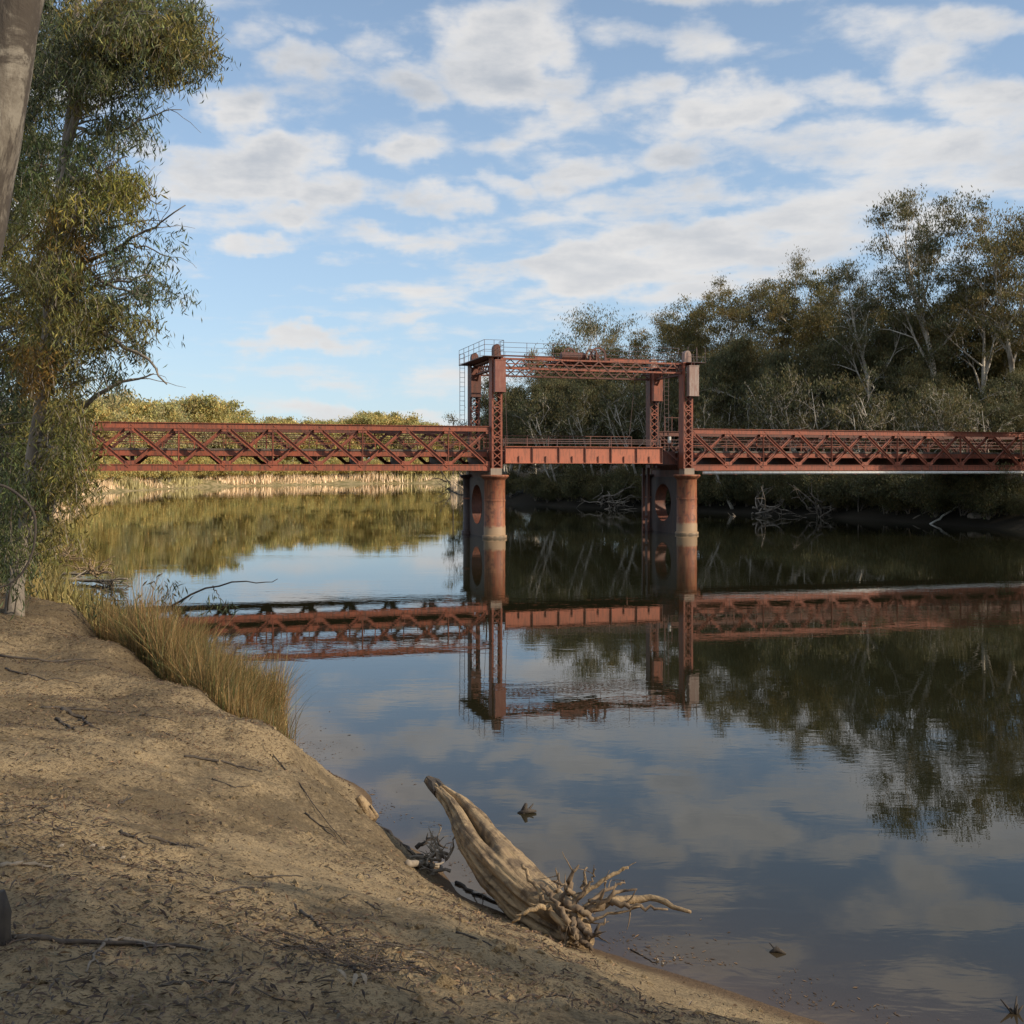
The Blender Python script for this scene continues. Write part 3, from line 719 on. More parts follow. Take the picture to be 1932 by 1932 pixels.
def gum(seed, H, lean=(0, 0), base=.35, spread=.34, limbs=9, sub=5, twig=4, lpc=90, sig=.55, L=.34, Wd=.10, r0=None, rise=.9,
        stems=1, leafmat='leaf_olive', barkmat='bark_pale', tints=None, bare=0.0, wig=.12):
    """a eucalypt about H metres tall with its foot at the origin: returns (trunk mesh, crown mesh)"""
    rng = np.random.default_rng(seed); wb = MB(); cents = []; ctint = []
    r0 = r0 or H * .015
    for s_ in range(stems):
        az = rng.uniform(0, 6.28); ld = np.array([lean[0], lean[1], 1.0])
        if stems > 1: ld = ld + np.array([math.cos(az), math.sin(az), 0]) * rng.uniform(.15, .45)
        Hs = H * (.82 if s_ == 0 or stems == 1 else rng.uniform(.55, .8))
        tp, _ = curve_pts(rng, (0, 0, -.4), ld, Hs, 11, .06, .03)
        rad = r0 * (1 - .80 * np.linspace(0, 1, 12)) * (1.0 if s_ == 0 else .75); rad[0] *= 1.35
        wb.tube(tp, rad, 8, wob=.04, rng=rng)
        nl = limbs if s_ == 0 else max(3, limbs // 2)
        for i in range(nl):
            t = base + (1 - base) * (i + rng.uniform(.2, .8)) / nl; k = min(int(t * 11), 10); p0 = tp[k] + (tp[k+1] - tp[k]) * (t * 11 - k)
            az2 = i * 2.4 + rng.uniform(-.5, .5); ll = H * spread * (1.15 - .55 * t) * rng.uniform(.7, 1.2)
            dr = np.array([math.cos(az2), math.sin(az2), rise * rng.uniform(.5, 1.4)])
            lp, _ = curve_pts(rng, p0, dr, ll, 6, .16, .05); lr = rad[k] * .55 * (1 - .75 * np.linspace(0, 1, 7))
            wb.tube(lp, lr, 5, cap=False)
            for j in range(sub):
                q = 2 + (j * 4) // sub + rng.integers(0, 2); q = min(q, 6)
                dr2 = norm(lp[min(q, 6)] - lp[q-1]) + rng.standard_normal(3) * .55 + np.array([0, 0, .25])
                bp, _ = curve_pts(rng, lp[q], dr2, ll * rng.uniform(.3, .55), 4, .2, .06)
                wb.tube(bp, lr[q] * .6 * (1 - .6 * np.linspace(0, 1, 5)) + .008, 4, cap=False)
                isbare = rng.random() < bare
                for m_ in range(twig):
                    q2 = rng.integers(1, 5); dr3 = rng.standard_normal(3) * .7 + norm(bp[-1] - bp[0])
                    tw, _ = curve_pts(rng, bp[q2], dr3, ll * rng.uniform(.10, .24), 2, .25, 0)
                    wb.tube(tw, np.array([.022, .015, .008]), 3, cap=False)
                    if not isbare: cents.append(tw[-1]); ctint.append(rng.random())
    cents = np.array(cents)
    n = len(cents); rep = rng.poisson(lpc, n) ; idx = np.repeat(np.arange(n), rep)
    sg = sig * rng.uniform(.5, 1.4, n)
    off = rng.standard_normal((len(idx), 3)) * sg[idx][:, None] * np.array([1, 1, .62])
    C = cents[idx] + off
    tt = np.array(ctint)[idx]
    base_t = np.stack([.75 + .6 * tt, .8 + .4 * tt, .8 + .2 * tt], 1)
    if tints is not None:
        base_t = base_t * np.array(tints)
    V, Q, T = leaves(C, L, Wd, rng, .6, True, base_t, .25)
    tm = wb.mesh('trunk', M[barkmat], True); cm = np_mesh('crown', V, Q, None, M[leafmat], False, T)
    return tm, cm
ARCH = {}
def arch(key, **kw): ARCH[key] = gum(**kw)
arch('tall', seed=11, H=26, base=.42, spread=.30, limbs=11, sub=6, twig=4, lpc=64, sig=.50, L=.28, Wd=.085, bare=.15, rise=1.3, leafmat='leaf_dark')
arch('tall_b', seed=23, H=25, base=.38, spread=.34, limbs=10, sub=6, twig=5, lpc=66, sig=.54, L=.28, Wd=.09, rise=1.2, leafmat='leaf_olive')
arch('dense', seed=5, H=18, base=.22, spread=.42, limbs=13, sub=6, twig=5, lpc=85, sig=.52, L=.28, Wd=.09, rise=.8, leafmat='leaf_olive')
arch('dense_b', seed=9, H=18, base=.20, spread=.40, limbs=12, sub=6, twig=5, lpc=105, sig=.66, L=.30, Wd=.10, rise=.7, leafmat='leaf_dark', stems=2)
arch('sparse', seed=31, H=20, base=.40, spread=.34, limbs=9, sub=5, twig=4, lpc=26, sig=.62, L=.36, Wd=.10, bare=.3, rise=1.4, leafmat='leaf_dark')
arch('lean', seed=41, H=13, lean=(-.75, -.25), base=.45, spread=.30, limbs=7, sub=4, twig=4, lpc=20, sig=.5, bare=.45, rise=1.0, leafmat='leaf_dark', stems=2, r0=.17)
arch('lean_b', seed=47, H=12, lean=(.45, -.35), base=.4, spread=.34, limbs=8, sub=5, twig=3, lpc=18, sig=.5, bare=.5, rise=1.0, leafmat='leaf_dark', stems=3, r0=.15)
arch('shrub', seed=53, H=6, base=.12, spread=.5, limbs=9, sub=5, twig=4, lpc=42, sig=.45, L=.26, Wd=.09, stems=4, rise=.7, leafmat='leaf_dark', barkmat='bark_gum', r0=.09)
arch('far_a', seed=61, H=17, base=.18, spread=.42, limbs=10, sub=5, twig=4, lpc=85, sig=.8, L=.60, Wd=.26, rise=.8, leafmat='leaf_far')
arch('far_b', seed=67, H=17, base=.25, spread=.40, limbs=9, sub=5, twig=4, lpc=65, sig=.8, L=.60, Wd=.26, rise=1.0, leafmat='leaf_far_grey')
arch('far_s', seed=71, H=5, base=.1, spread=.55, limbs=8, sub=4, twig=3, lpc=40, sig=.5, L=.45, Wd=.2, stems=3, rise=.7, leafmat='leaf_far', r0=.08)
AH = {'tall': 26, 'tall_b': 25, 'dense': 18, 'dense_b': 18, 'sparse': 20, 'lean': 13, 'lean_b': 12, 'shrub': 6, 'far_a': 17, 'far_b': 17, 'far_s': 5}
# real tops of the archetypes
for k, (t_, c_) in ARCH.items():
    co = np.empty(len(c_.vertices) * 3, np.float32); c_.vertices.foreach_get('co', co); AH[k] = float(np.percentile(co[2::3], 99.7))
trng = random.Random(3)
def plant(key, x, y, top=None, h=None, name='gum_tree', label='', group=None, rz=None, wide=1.0, cat='tree'):
    z = gz(x, y)
    if top is not None: h = CAMZ + (HY - top) / F * y - z
    s = h / AH[key]
    e = empty(name, (x, y, z), trng.uniform(0, 6.28) if rz is None else rz)
    e.scale = (s * wide, s * wide, s)
    tag(e, label, cat, group)
    t_, c_ = ARCH[key]; link('trunk', t_, e); o = link('crown', c_, e); o['kind'] = 'stuff'
    return e
def bx(px, d): return (px - CX) / F * d
RG = 'gum trees crowding the far right bank'
RT = [ # key, px, depth, top, rz, label
 ('sparse',1085,182,575,.4,'open pale gum rising left of the winding gear behind the gantry'),('sparse',1175,176,572,2.1,'open grey gum rising above the gantry winding gear'),
 ('dense',1010,170,668,1.0,'golden green bushy gum seen through the left end of the gantry'),('dense_b',1085,158,650,2.2,'brown green bushy gum just behind the winding gear'),
 ('dense',1190,156,628,3.0,'bushy gum rising behind the right half of the gantry'),('tall_b',1262,150,585,1.3,'rounded olive gum just left of the right tower'),
 ('dense',1330,146,560,4.0,'rounded olive gum rising right of the right tower'),('tall_b',1392,142,535,5.0,'tall olive gum on the left shoulder of the right wood'),
 ('tall',1455,138,488,0.2,'tall open topped gum crowning the middle of the right wood'),('dense',1528,134,515,2.6,'broad golden olive gum right of the wood top'),
 ('dense',1585,130,540,5.5,'olive gum before the sky gap left of the tallest tree'),('tall',1650,120,488,3.3,'thin topped dark gum left of the tallest tree'),
 ('tall',1775,116,350,3.1,'tallest gum on the right bank with a forked pale trunk'),('tall_b',1855,113,480,2.0,'golden crowned gum right of the tallest tree'),
 ('tall_b',1925,112,385,4.4,'tall gum at the right edge of the photo'),('dense_b',1700,124,575,1.8,'dark gum filling below the thin topped one'),
 ('dense_b',1830,122,560,3.9,'dark gum filling behind the tallest trunk'),('dense_b',1610,128,640,.7,'dark low gum left of centre in the right wood'),
 ('tall_b',2010,110,380,.9,'tall gum just past the right edge'),('dense',1910,118,600,5.1,'yellow green low gum by the right edge'),
 ('dense_b',1440,128,640,3.5,'dark low gum behind the left part of the right truss'),('dense_b',1350,132,650,.3,'dark low gum behind the right tower'),
 ('dense_b',1240,138,700,1.9,'dark low gum between the right pair of legs'),('dense_b',1140,142,706,4.1,'dark low gum under the middle of the gantry'),
 ('dense_b',1040,148,712,5.8,'dark low gum under the left of the gantry'),('dense_b',965,158,716,2.9,'dark low gum beside the left tower'),
 ('dense_b',1530,124,655,4.9,'dark low gum below the golden olive crown'),('dense_b',1760,112,690,2.4,'dark low gum at the foot of the tallest tree'),
 ('dense_b',1890,106,700,.1,'dark low gum over the right end of the truss')]
for (k, px, d_, top, rz, lab) in RT: plant(k, bx(px, d_), d_, top, label=lab, group=RG, rz=rz)
LG = 'leaning pale stemmed gums along the right waterline'
LT = [('lean',1215,131,705,.15,'pale leaning gum pointing left under the gantry'),('lean',1275,129,720,.0,'pale leaning gum close beside the rear right leg'),
 ('lean_b',1330,124,730,1.0,'pale forked gum right of the right tower'),('lean_b',1420,120,700,2.2,'pale forked gum above the first bays of the right truss'),
 ('lean',1500,117,690,.5,'pale leaning gum over the middle of the right truss'),('lean_b',1590,112,700,3.9,'spreading white stemmed gum over the right truss'),
 ('lean',1700,108,690,5.8,'bright white leaning trunk right of the spreading one'),('lean_b',1830,102,720,5.0,'pale forked gum near the right end of the truss'),
 ('lean',1130,137,730,.3,'thin leaning gum under the middle of the gantry'),
 ('lean',1060,141,735,.2,'thin leaning gum left under the gantry'),('lean',1385,119,745,5.9,'small leaning gum behind the second bay of the right truss'),
 ('lean_b',1545,112,760,1.2,'small forked gum behind the fifth bay of the right truss'),('lean_b',1650,106,745,2.8,'small forked gum behind the seventh bay of the right truss'),
 ('lean',1765,101,735,.1,'thin leaning gum behind the ninth bay of the right truss'),('lean_b',1890,97,750,4.1,'forked pale gum at the right edge behind the truss')]
for (k, px, d_, top, rz, lab) in LT: plant(k, bx(px, d_), d_, top, label=lab, group=LG, rz=rz)
SG = 'dark shrubs on the right waterline'
ORD = ['first','second','third','fourth','fifth','sixth','seventh','eighth','ninth','tenth','eleventh','twelfth','thirteenth','fourteenth']
_used = {}
def spot(px):
    """words for what part of the bridge a plant stands behind"""
    if px > 1300: k = int((px - 1300) / 52); w_ = 'under the %s bay of the right truss' % ORD[min(k, 13)]
    elif px > 945: k = int((px - 945) / 56); w_ = 'under the %s panel of the lift span' % ORD[k]
    elif px > 880: w_ = 'beside the left tower piers' if px < 920 else 'right behind the left front pier'
    else: k = int((932 - px) / 32); w_ = 'behind the left truss, %s from the tower' % (ORD + ['fifteenth','sixteenth','seventeenth','eighteenth','nineteenth','twentieth'] + ['twenty-' + q for q in ORD])[k]
    _used[w_] = _used.get(w_, 0) + 1
    return w_ + ['', ', nearer one', ', lowest one', ', smallest one', ', left one', ', right one', ', far one'][min(_used[w_], 7) - 1]
i = 0
SP = [(880,210,.5),(905,185,3),(935,166,3),(965,156,4),(1010,150,4),(1055,145,3.5),(1100,142,4.5),(1150,139,4),(1195,136,4.5),(1245,133,4),(1290,130,5),(1340,127,4.5),
      (1385,124,5),(1430,121,4.5),(1480,118,5),(1525,116,4),(1575,113,5),(1620,110,4.5),(1670,106,5),(1715,102,4),(1765,100,4.5),(1815,97,5),(1865,95,4.5)] + [(q, 120, trng.uniform(1.6, 2.6)) for q in (1032, 1126, 1222, 1316, 1408, 1502, 1598, 1692)]
for (px, d_, hh) in SP:
    while sd_land(np.array([bx(px, d_)]), np.array([d_]))[0] > 1.6: d_ -= .5
    while sd_land(np.array([bx(px, d_)]), np.array([d_]))[0] < .8: d_ += .5
    x = bx(px, d_)
    plant('shrub', x, d_, h=max(hh, 2.5), name='shrub', label='dark shrub on the right waterline ' + spot(px), group=SG, wide=1.25, cat='shrub')
for i_, px in enumerate(range(960, 1930, 46)):
    d_ = 150.0
    while sd_land(np.array([bx(px, d_)]), np.array([d_]))[0] > 13: d_ -= 1
    while sd_land(np.array([bx(px, d_)]), np.array([d_]))[0] < 9: d_ += 1
    plant('dense_b', bx(px, d_), d_, 772 + 12 * math.sin(i_ * 2.3), label='low dark gum ' + spot(px).replace('under', 'behind'), group=RG, wide=1.3)
for px, d_, hh in ((1868, 90, 1.6), (1905, 88, 1.3), (1940, 86, 1.7), (1830, 97, 1.8)):
    plant('shrub', bx(px, d_) + .3, d_ + 1.2, h=hh, name='shrub', label='knee high scrub ' + spot(px), group=SG, wide=1.6, cat='shrub')
plant('dense_b', 47.5, 81.0, h=13, label='unseen bushy dark gum added beside the right bank to shade it', group=RG)  # out-of-view tree added so its shadow darkens the right bank
plant('dense_b', 53.0, 74.0, h=15, label='taller dark gum standing further along the right bank past the photo edge', group=RG)
# far bank, lit by the sun
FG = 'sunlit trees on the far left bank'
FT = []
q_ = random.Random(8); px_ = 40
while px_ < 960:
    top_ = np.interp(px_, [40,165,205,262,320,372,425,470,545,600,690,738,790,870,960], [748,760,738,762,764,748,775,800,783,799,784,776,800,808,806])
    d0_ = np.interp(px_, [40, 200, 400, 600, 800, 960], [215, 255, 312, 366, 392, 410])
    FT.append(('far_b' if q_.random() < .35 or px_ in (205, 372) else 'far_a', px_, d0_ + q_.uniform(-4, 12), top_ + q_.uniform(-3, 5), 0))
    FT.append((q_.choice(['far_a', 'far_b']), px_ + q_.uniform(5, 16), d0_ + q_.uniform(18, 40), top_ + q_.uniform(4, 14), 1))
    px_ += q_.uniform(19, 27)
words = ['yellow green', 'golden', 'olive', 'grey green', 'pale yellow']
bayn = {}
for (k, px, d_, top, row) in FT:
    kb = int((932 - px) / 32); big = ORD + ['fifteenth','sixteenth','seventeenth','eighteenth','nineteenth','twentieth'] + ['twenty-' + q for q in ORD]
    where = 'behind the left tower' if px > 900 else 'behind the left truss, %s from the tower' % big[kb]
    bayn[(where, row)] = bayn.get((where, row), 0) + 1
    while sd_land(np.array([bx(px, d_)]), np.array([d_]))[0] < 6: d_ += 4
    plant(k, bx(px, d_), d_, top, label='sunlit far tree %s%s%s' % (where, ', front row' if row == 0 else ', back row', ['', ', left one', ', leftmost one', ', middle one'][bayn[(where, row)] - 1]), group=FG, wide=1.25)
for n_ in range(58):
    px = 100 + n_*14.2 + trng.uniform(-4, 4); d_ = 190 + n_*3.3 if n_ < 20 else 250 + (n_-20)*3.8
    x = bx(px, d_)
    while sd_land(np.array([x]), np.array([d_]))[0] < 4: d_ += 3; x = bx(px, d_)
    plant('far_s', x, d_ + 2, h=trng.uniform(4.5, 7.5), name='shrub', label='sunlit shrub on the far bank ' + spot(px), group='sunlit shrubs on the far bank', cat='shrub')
# grasses
def blades(name, X, Y, Hh, wd, rng, m, tint, lean=.35, seg=3, zoff=-.02, lx=0., spreadc=.3):
    n = len(X); Z = height(X, Y) + zoff; az = rng.uniform(0, 6.28, n); ln = np.abs(rng.standard_normal(n)) * lean
    dx = np.cos(az) * ln + lx; dy = np.sin(az) * ln; sa = rng.uniform(0, 6.28, n); sx, sy = np.cos(sa), np.sin(sa)
    V = []
    for k in range(seg + 1):
        t = k / seg; w_ = wd * (1 - t * .9) / 2
        px = X + dx * Hh * t * t; py = Y + dy * Hh * t * t; pz = Z + Hh * t * (1 - .25 * t * ln)
        V += [np.stack([px - sx * w_, py - sy * w_, pz], -1), np.stack([px + sx * w_, py + sy * w_, pz], -1)]
    V = np.stack(V, 1).reshape(-1, 3); base = np.arange(n)[:, None] * (2 * (seg + 1)); Q = []
    for k in range(seg): Q.append(base + np.array([2*k, 2*k+1, 2*k+3, 2*k+2]))
    T = np.asarray(tint).reshape(-1, 3) * np.ones((n, 3)) * np.exp(rng.standard_normal((n, 1)) * spreadc)
    return link(name, np_mesh(name, V, np.vstack(Q), None, m, False, np.repeat(T, 2 * (seg + 1), 0)))
rng = np.random.default_rng(77)
# golden grass on the far bank
px = rng.uniform(60, 905, 90000); dd = rng.uniform(150, 400, 90000); X = (px - CX) / F * dd; S = sd_land(X, dd)
k = (S > .3) & (S < 26) & (dd > 110); X, Y, S = X[k], dd[k], S[k]
cl = fbm(X, Y, 3, .13)
k = (cl > -.2) | (rng.random(len(cl)) < .35); X, Y, S, cl = X[k], Y[k], S[k], cl[k]
gr = np.where((fbm(X + 40, Y, 2, .05) > .12)[:, None], np.array([[.55, .62, .45]]), np.array([[1.0, 1, 1]]))
o = blades('dry_bank_grass', X, Y, rng.uniform(.9, 2.3, len(X)) * (1 + 1.3 * cl) * (1 - .5 * ss(8, 20, S)), .30, rng, M['dry_grass'], gr, .4, 2); tag(o, 'pale golden dry grass along the far river bank', 'grass', kind='stuff')
# low grass and reeds on the left bank up to the bridge
Y = rng.uniform(24, 150, 26000); X = np.interp(Y, [20, 30, 39.7, 55.5, 68, 84, 115, 160], [-4.6, -10.5, -16.6, -23.5, -28, -36, -50, -68]) - rng.exponential(3.0, 26000)
S = sd_land(X, Y); k = S > .05; X, Y = X[k], Y[k]
o = blades('bank_grass', X, Y, rng.uniform(.3, 1.1, len(X)), .045 + .0012 * Y, rng, M['green_grass'], [1.1, .95, .9], .5, 2); tag(o, 'rough olive grass on the left bank towards the bridge', 'grass', kind='stuff')
# reed bed below the cut bank
n = 26000; t = rng.random(n) ** .9
yy = 16.2 + t * 6.2; edge = np.interp(yy, [15, 17.5, 20, 25, 30], [-2.3, -3.4, -4.6, -7, -10.5]); lip = np.interp(yy, [15, 16.3, 18.8, 22, 27], [-2.9, -4.4, -6.5, -8.8, -12])
xx = lip + (edge + .35 - lip) * rng.random(n) ** .8
cl = fbm(xx, yy, 2, 1.3)
rt = xx / yy + rng.standard_normal(n) * .006; kk_ = (rt < -.217) & ((rt > -.385) | (rng.random(n) < .12)); xx, yy, cl = xx[kk_], yy[kk_], cl[kk_]; n = len(xx)
hh = np.interp(yy, [16.2, 17, 18.6, 21, 22.4], [.5, .9, 1.42, 1.35, .8]) * rng.uniform(.4, 1.15, n) * (1 + .9 * cl)
tn = np.where((rng.random(n) < .28)[:, None], np.array([[.5, .72, .55]]), np.array([[1.0, .88, .75]]))
o = blades('reed_bed', xx, yy, hh, .016, rng, M['reed'], tn, .36, 4, -.05, .03); tag(o, 'tall golden brown reeds growing below the cut sandy bank at the water', 'reeds', kind='stuff')

# ------------------------------------------------------------------ the gums on the near left bank
def px_branch(pts, r0, r1, n=14, rng=None, wob=.02):
    """smooth tapered limb through picture points (px, py, depth)"""
    q = np.array([tuple(P(*p)) for p in pts]); t = np.linspace(0, 1, len(q)); tt = np.linspace(0, 1, n)
    c = np.stack([np.interp(tt, t, q[:, i]) for i in range(3)], 1)
    for _ in range(2): c[1:-1] = (c[:-2] + 2 * c[1:-1] + c[2:]) / 4
    if rng is not None: c[1:-1] += rng.standard_normal((n - 2, 3)) * wob
    return c, np.linspace(r0, r1, n)
def sprays(cent, rng, nl=15, ln=.62, L=.17, Wd=.026, tint=(1, 1, 1), tvar=.3):
    """hanging leaf sprays: curved twig and alternate leaves"""
    n = len(cent); az = rng.uniform(0, 6.28, n)
    out = np.stack([np.cos(az), np.sin(az), np.zeros(n)], 1)
    k = np.tile(np.linspace(.15, 1, nl), n); i = np.repeat(np.arange(n), nl)
    sc = rng.uniform(.6, 1.3, n)[i]
    p = cent[i] + out[i] * (k * .34 * sc)[:, None] + np.array([0, 0, -1.0]) * (k ** 1.6 * ln * sc)[:, None]
    p = p + rng.standard_normal(p.shape) * .085
    gt = np.exp(rng.standard_normal((n, 1)) * .28)[i] * np.asarray(tint).reshape(-1, 3)
    V, Q, T = leaves(p, L, Wd, rng, .52, True, gt, tvar)
    tv, tq = [], []
    m = 4; kk = np.linspace(0, 1, m)
    b = cent[:, None] + out[:, None] * (kk * .30)[None, :, None] * sc.reshape(n, nl)[:, :1, None] + np.array([0, 0, -1.0]) * (kk ** 1.6 * ln)[None, :, None] * sc.reshape(n, nl)[:, :1, None]
    sd = np.stack([-out[:, 1], out[:, 0], np.zeros(n)], 1) * .005
    tv = np.stack([b - sd[:, None], b + sd[:, None]], 2).reshape(-1, 3)
    bs = np.arange(n)[:, None] * 2 * m
    tq = np.vstack([bs + np.array([2*j, 2*j+1, 2*j+3, 2*j+2]) for j in range(m - 1)])
    return V, Q, T, tv, tq
def leafy_tree(name, label, foot, trunks, limbs, blobs, mt_leaf, mt_bark, seed, depth, dsig=1.1, dens=1.0, group=None, nl=15, L=.17, Wd=.026):
    """a gum whose trunk, limbs and foliage masses stand where the photo shows them, spread over real depth"""
    rg = np.random.default_rng(seed)
    root = tag(empty(name, foot), label, 'tree', group); inv = -np.array(foot)
    for pts, r0, r1 in trunks:
        c, r = px_branch(pts, r0, r1, 26, rg, .015); r[0] *= 1.25
        MB().tube(c + inv, r, 12, wob=.03, rng=rg).obj('trunk', mt_bark, root, smooth=True)
    for pts, r0, r1 in limbs:
        c, r = px_branch(pts, r0, r1, 14, rg, .03); b = MB().tube(c + inv, r, 7)
        for _ in range(7):     # side twigs
            k = rg.integers(4, 13); dr = norm(c[k] - c[k-1]) + rg.standard_normal(3) * .6
            t_, _d = curve_pts(rg, c[k], dr, rg.uniform(.3, .9), 5, .25, .02); b.tube(t_ + inv, np.linspace(max(r[k]*.5, .007), .003, 6), 4)
        b.obj('limb', mt_bark, root, smooth=True)
    AV, AQ, AT, TV, TQ, n0, t0 = [], [], [], [], [], 0, 0
    tw = MB()
    tr = np.vstack([px_branch(t_[0], 1, 1, 30)[0] for t_ in trunks])
    for (cx, cy, rx, ry, dn, tint) in blobs:
        n = int(max(3, rx * ry * 3.14 * dn * dens / 330))
        a = rg.uniform(0, 6.28, n); q = np.sqrt(rg.random(n)) * rg.uniform(.75, 1.08, n)
        dd = depth + rg.standard_normal(n) * dsig
        sub = rg.random(n) < .65       # gather sprays in sub clumps
        X, Y = cx + rx * q * np.cos(a), cy + ry * q * np.sin(a)
        kc = max(2, n // 9); j = rg.integers(0, kc, n)
        X = np.where(sub, X[j] + rg.standard_normal(n) * 12, X); Y = np.where(sub, Y[j] + rg.standard_normal(n) * 9, Y); dd = np.where(sub, dd[j] + rg.standard_normal(n) * .25, dd)
        C = np.stack([(X - CX) / F * dd, dd, CAMZ - (Y - HY) / F * dd], 1)
        for jj in range(kc):       # a thin bough from the stem to each clump
            s_ = tr[np.argmin(((tr - C[jj] - np.array([0, 0, -.6])) ** 2).sum(1))]
            L_ = np.linalg.norm(C[jj] - s_)
            if L_ > 6: continue
            mid = (s_ + C[jj]) / 2 + rg.standard_normal(3) * .12 * L_ + np.array([0, 0, .10 * L_])
            tt = np.linspace(0, 1, 7)[:, None]; cc = (1-tt)**2 * s_ + 2*tt*(1-tt) * mid + tt**2 * C[jj]
            tw.tube(cc + inv, np.linspace(.010 + .006 * L_, .004, 7), 5)
        V, Q, T, tv, tq = sprays(C + inv, rg, nl, .36, L, Wd, tint)
        AV.append(V); AQ.append(Q + n0); AT.append(T); n0 += len(V); TV.append(tv); TQ.append(tq + t0); t0 += len(tv)
    tw.add(np.vstack(TV), np.vstack(TQ))
    o = tw.obj('twigs', mt_bark, root); o['kind'] = 'stuff'
    o = link('crown', np_mesh('crown', np.vstack(AV), np.vstack(AQ), None, mt_leaf, False, np.vstack(AT)), root); o['kind'] = 'stuff'
    return root
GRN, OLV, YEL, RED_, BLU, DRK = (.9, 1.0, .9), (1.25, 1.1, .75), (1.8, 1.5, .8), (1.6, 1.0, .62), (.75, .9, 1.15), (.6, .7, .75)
f1_ = G(28, 1160)
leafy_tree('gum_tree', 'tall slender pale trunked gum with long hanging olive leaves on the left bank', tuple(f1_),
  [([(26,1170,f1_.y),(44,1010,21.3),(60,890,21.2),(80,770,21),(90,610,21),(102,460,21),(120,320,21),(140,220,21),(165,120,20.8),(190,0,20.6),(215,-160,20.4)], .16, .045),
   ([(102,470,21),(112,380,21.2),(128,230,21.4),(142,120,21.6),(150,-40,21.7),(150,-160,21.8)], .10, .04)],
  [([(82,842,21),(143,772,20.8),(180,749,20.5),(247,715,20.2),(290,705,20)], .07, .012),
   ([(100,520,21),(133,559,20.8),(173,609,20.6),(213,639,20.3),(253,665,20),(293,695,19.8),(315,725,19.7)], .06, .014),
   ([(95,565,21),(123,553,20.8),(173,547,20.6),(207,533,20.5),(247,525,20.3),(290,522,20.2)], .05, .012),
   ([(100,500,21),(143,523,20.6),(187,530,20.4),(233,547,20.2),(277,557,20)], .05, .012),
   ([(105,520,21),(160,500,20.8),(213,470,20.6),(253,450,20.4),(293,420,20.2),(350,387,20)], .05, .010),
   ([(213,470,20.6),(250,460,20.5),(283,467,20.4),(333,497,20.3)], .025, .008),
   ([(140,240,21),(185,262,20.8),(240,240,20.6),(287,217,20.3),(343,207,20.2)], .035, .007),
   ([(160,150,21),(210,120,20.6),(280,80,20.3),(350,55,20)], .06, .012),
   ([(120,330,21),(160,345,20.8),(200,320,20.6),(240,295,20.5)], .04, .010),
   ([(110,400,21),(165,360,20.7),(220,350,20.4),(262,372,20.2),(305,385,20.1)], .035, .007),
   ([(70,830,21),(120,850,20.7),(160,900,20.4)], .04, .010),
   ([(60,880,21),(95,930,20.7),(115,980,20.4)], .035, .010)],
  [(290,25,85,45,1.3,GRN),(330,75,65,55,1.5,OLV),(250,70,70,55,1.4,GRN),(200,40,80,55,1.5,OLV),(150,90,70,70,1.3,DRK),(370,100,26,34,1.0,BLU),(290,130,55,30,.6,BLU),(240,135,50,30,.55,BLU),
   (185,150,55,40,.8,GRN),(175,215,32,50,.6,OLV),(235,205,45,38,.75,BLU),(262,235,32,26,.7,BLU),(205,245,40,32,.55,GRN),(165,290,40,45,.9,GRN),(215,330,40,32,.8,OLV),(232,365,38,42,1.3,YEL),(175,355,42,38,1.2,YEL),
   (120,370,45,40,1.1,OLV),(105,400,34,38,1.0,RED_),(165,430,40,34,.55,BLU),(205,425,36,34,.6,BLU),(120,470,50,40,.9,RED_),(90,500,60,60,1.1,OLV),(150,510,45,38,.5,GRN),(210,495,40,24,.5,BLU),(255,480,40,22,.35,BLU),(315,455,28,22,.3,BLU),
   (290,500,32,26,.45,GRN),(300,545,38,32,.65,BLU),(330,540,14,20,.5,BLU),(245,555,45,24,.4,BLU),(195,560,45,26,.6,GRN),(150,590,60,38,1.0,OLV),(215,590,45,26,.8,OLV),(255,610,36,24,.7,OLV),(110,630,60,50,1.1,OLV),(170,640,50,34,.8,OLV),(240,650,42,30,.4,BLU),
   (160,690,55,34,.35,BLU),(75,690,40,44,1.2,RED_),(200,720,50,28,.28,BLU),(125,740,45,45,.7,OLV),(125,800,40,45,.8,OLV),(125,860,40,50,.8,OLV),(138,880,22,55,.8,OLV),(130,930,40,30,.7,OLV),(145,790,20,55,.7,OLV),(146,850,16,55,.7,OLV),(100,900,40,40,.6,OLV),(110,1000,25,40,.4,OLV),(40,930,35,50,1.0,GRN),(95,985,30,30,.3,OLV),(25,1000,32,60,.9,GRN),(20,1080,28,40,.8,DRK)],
  M['leaf_near'], M['bark_gum'], 101, 20.8, 1.0, 4.6)
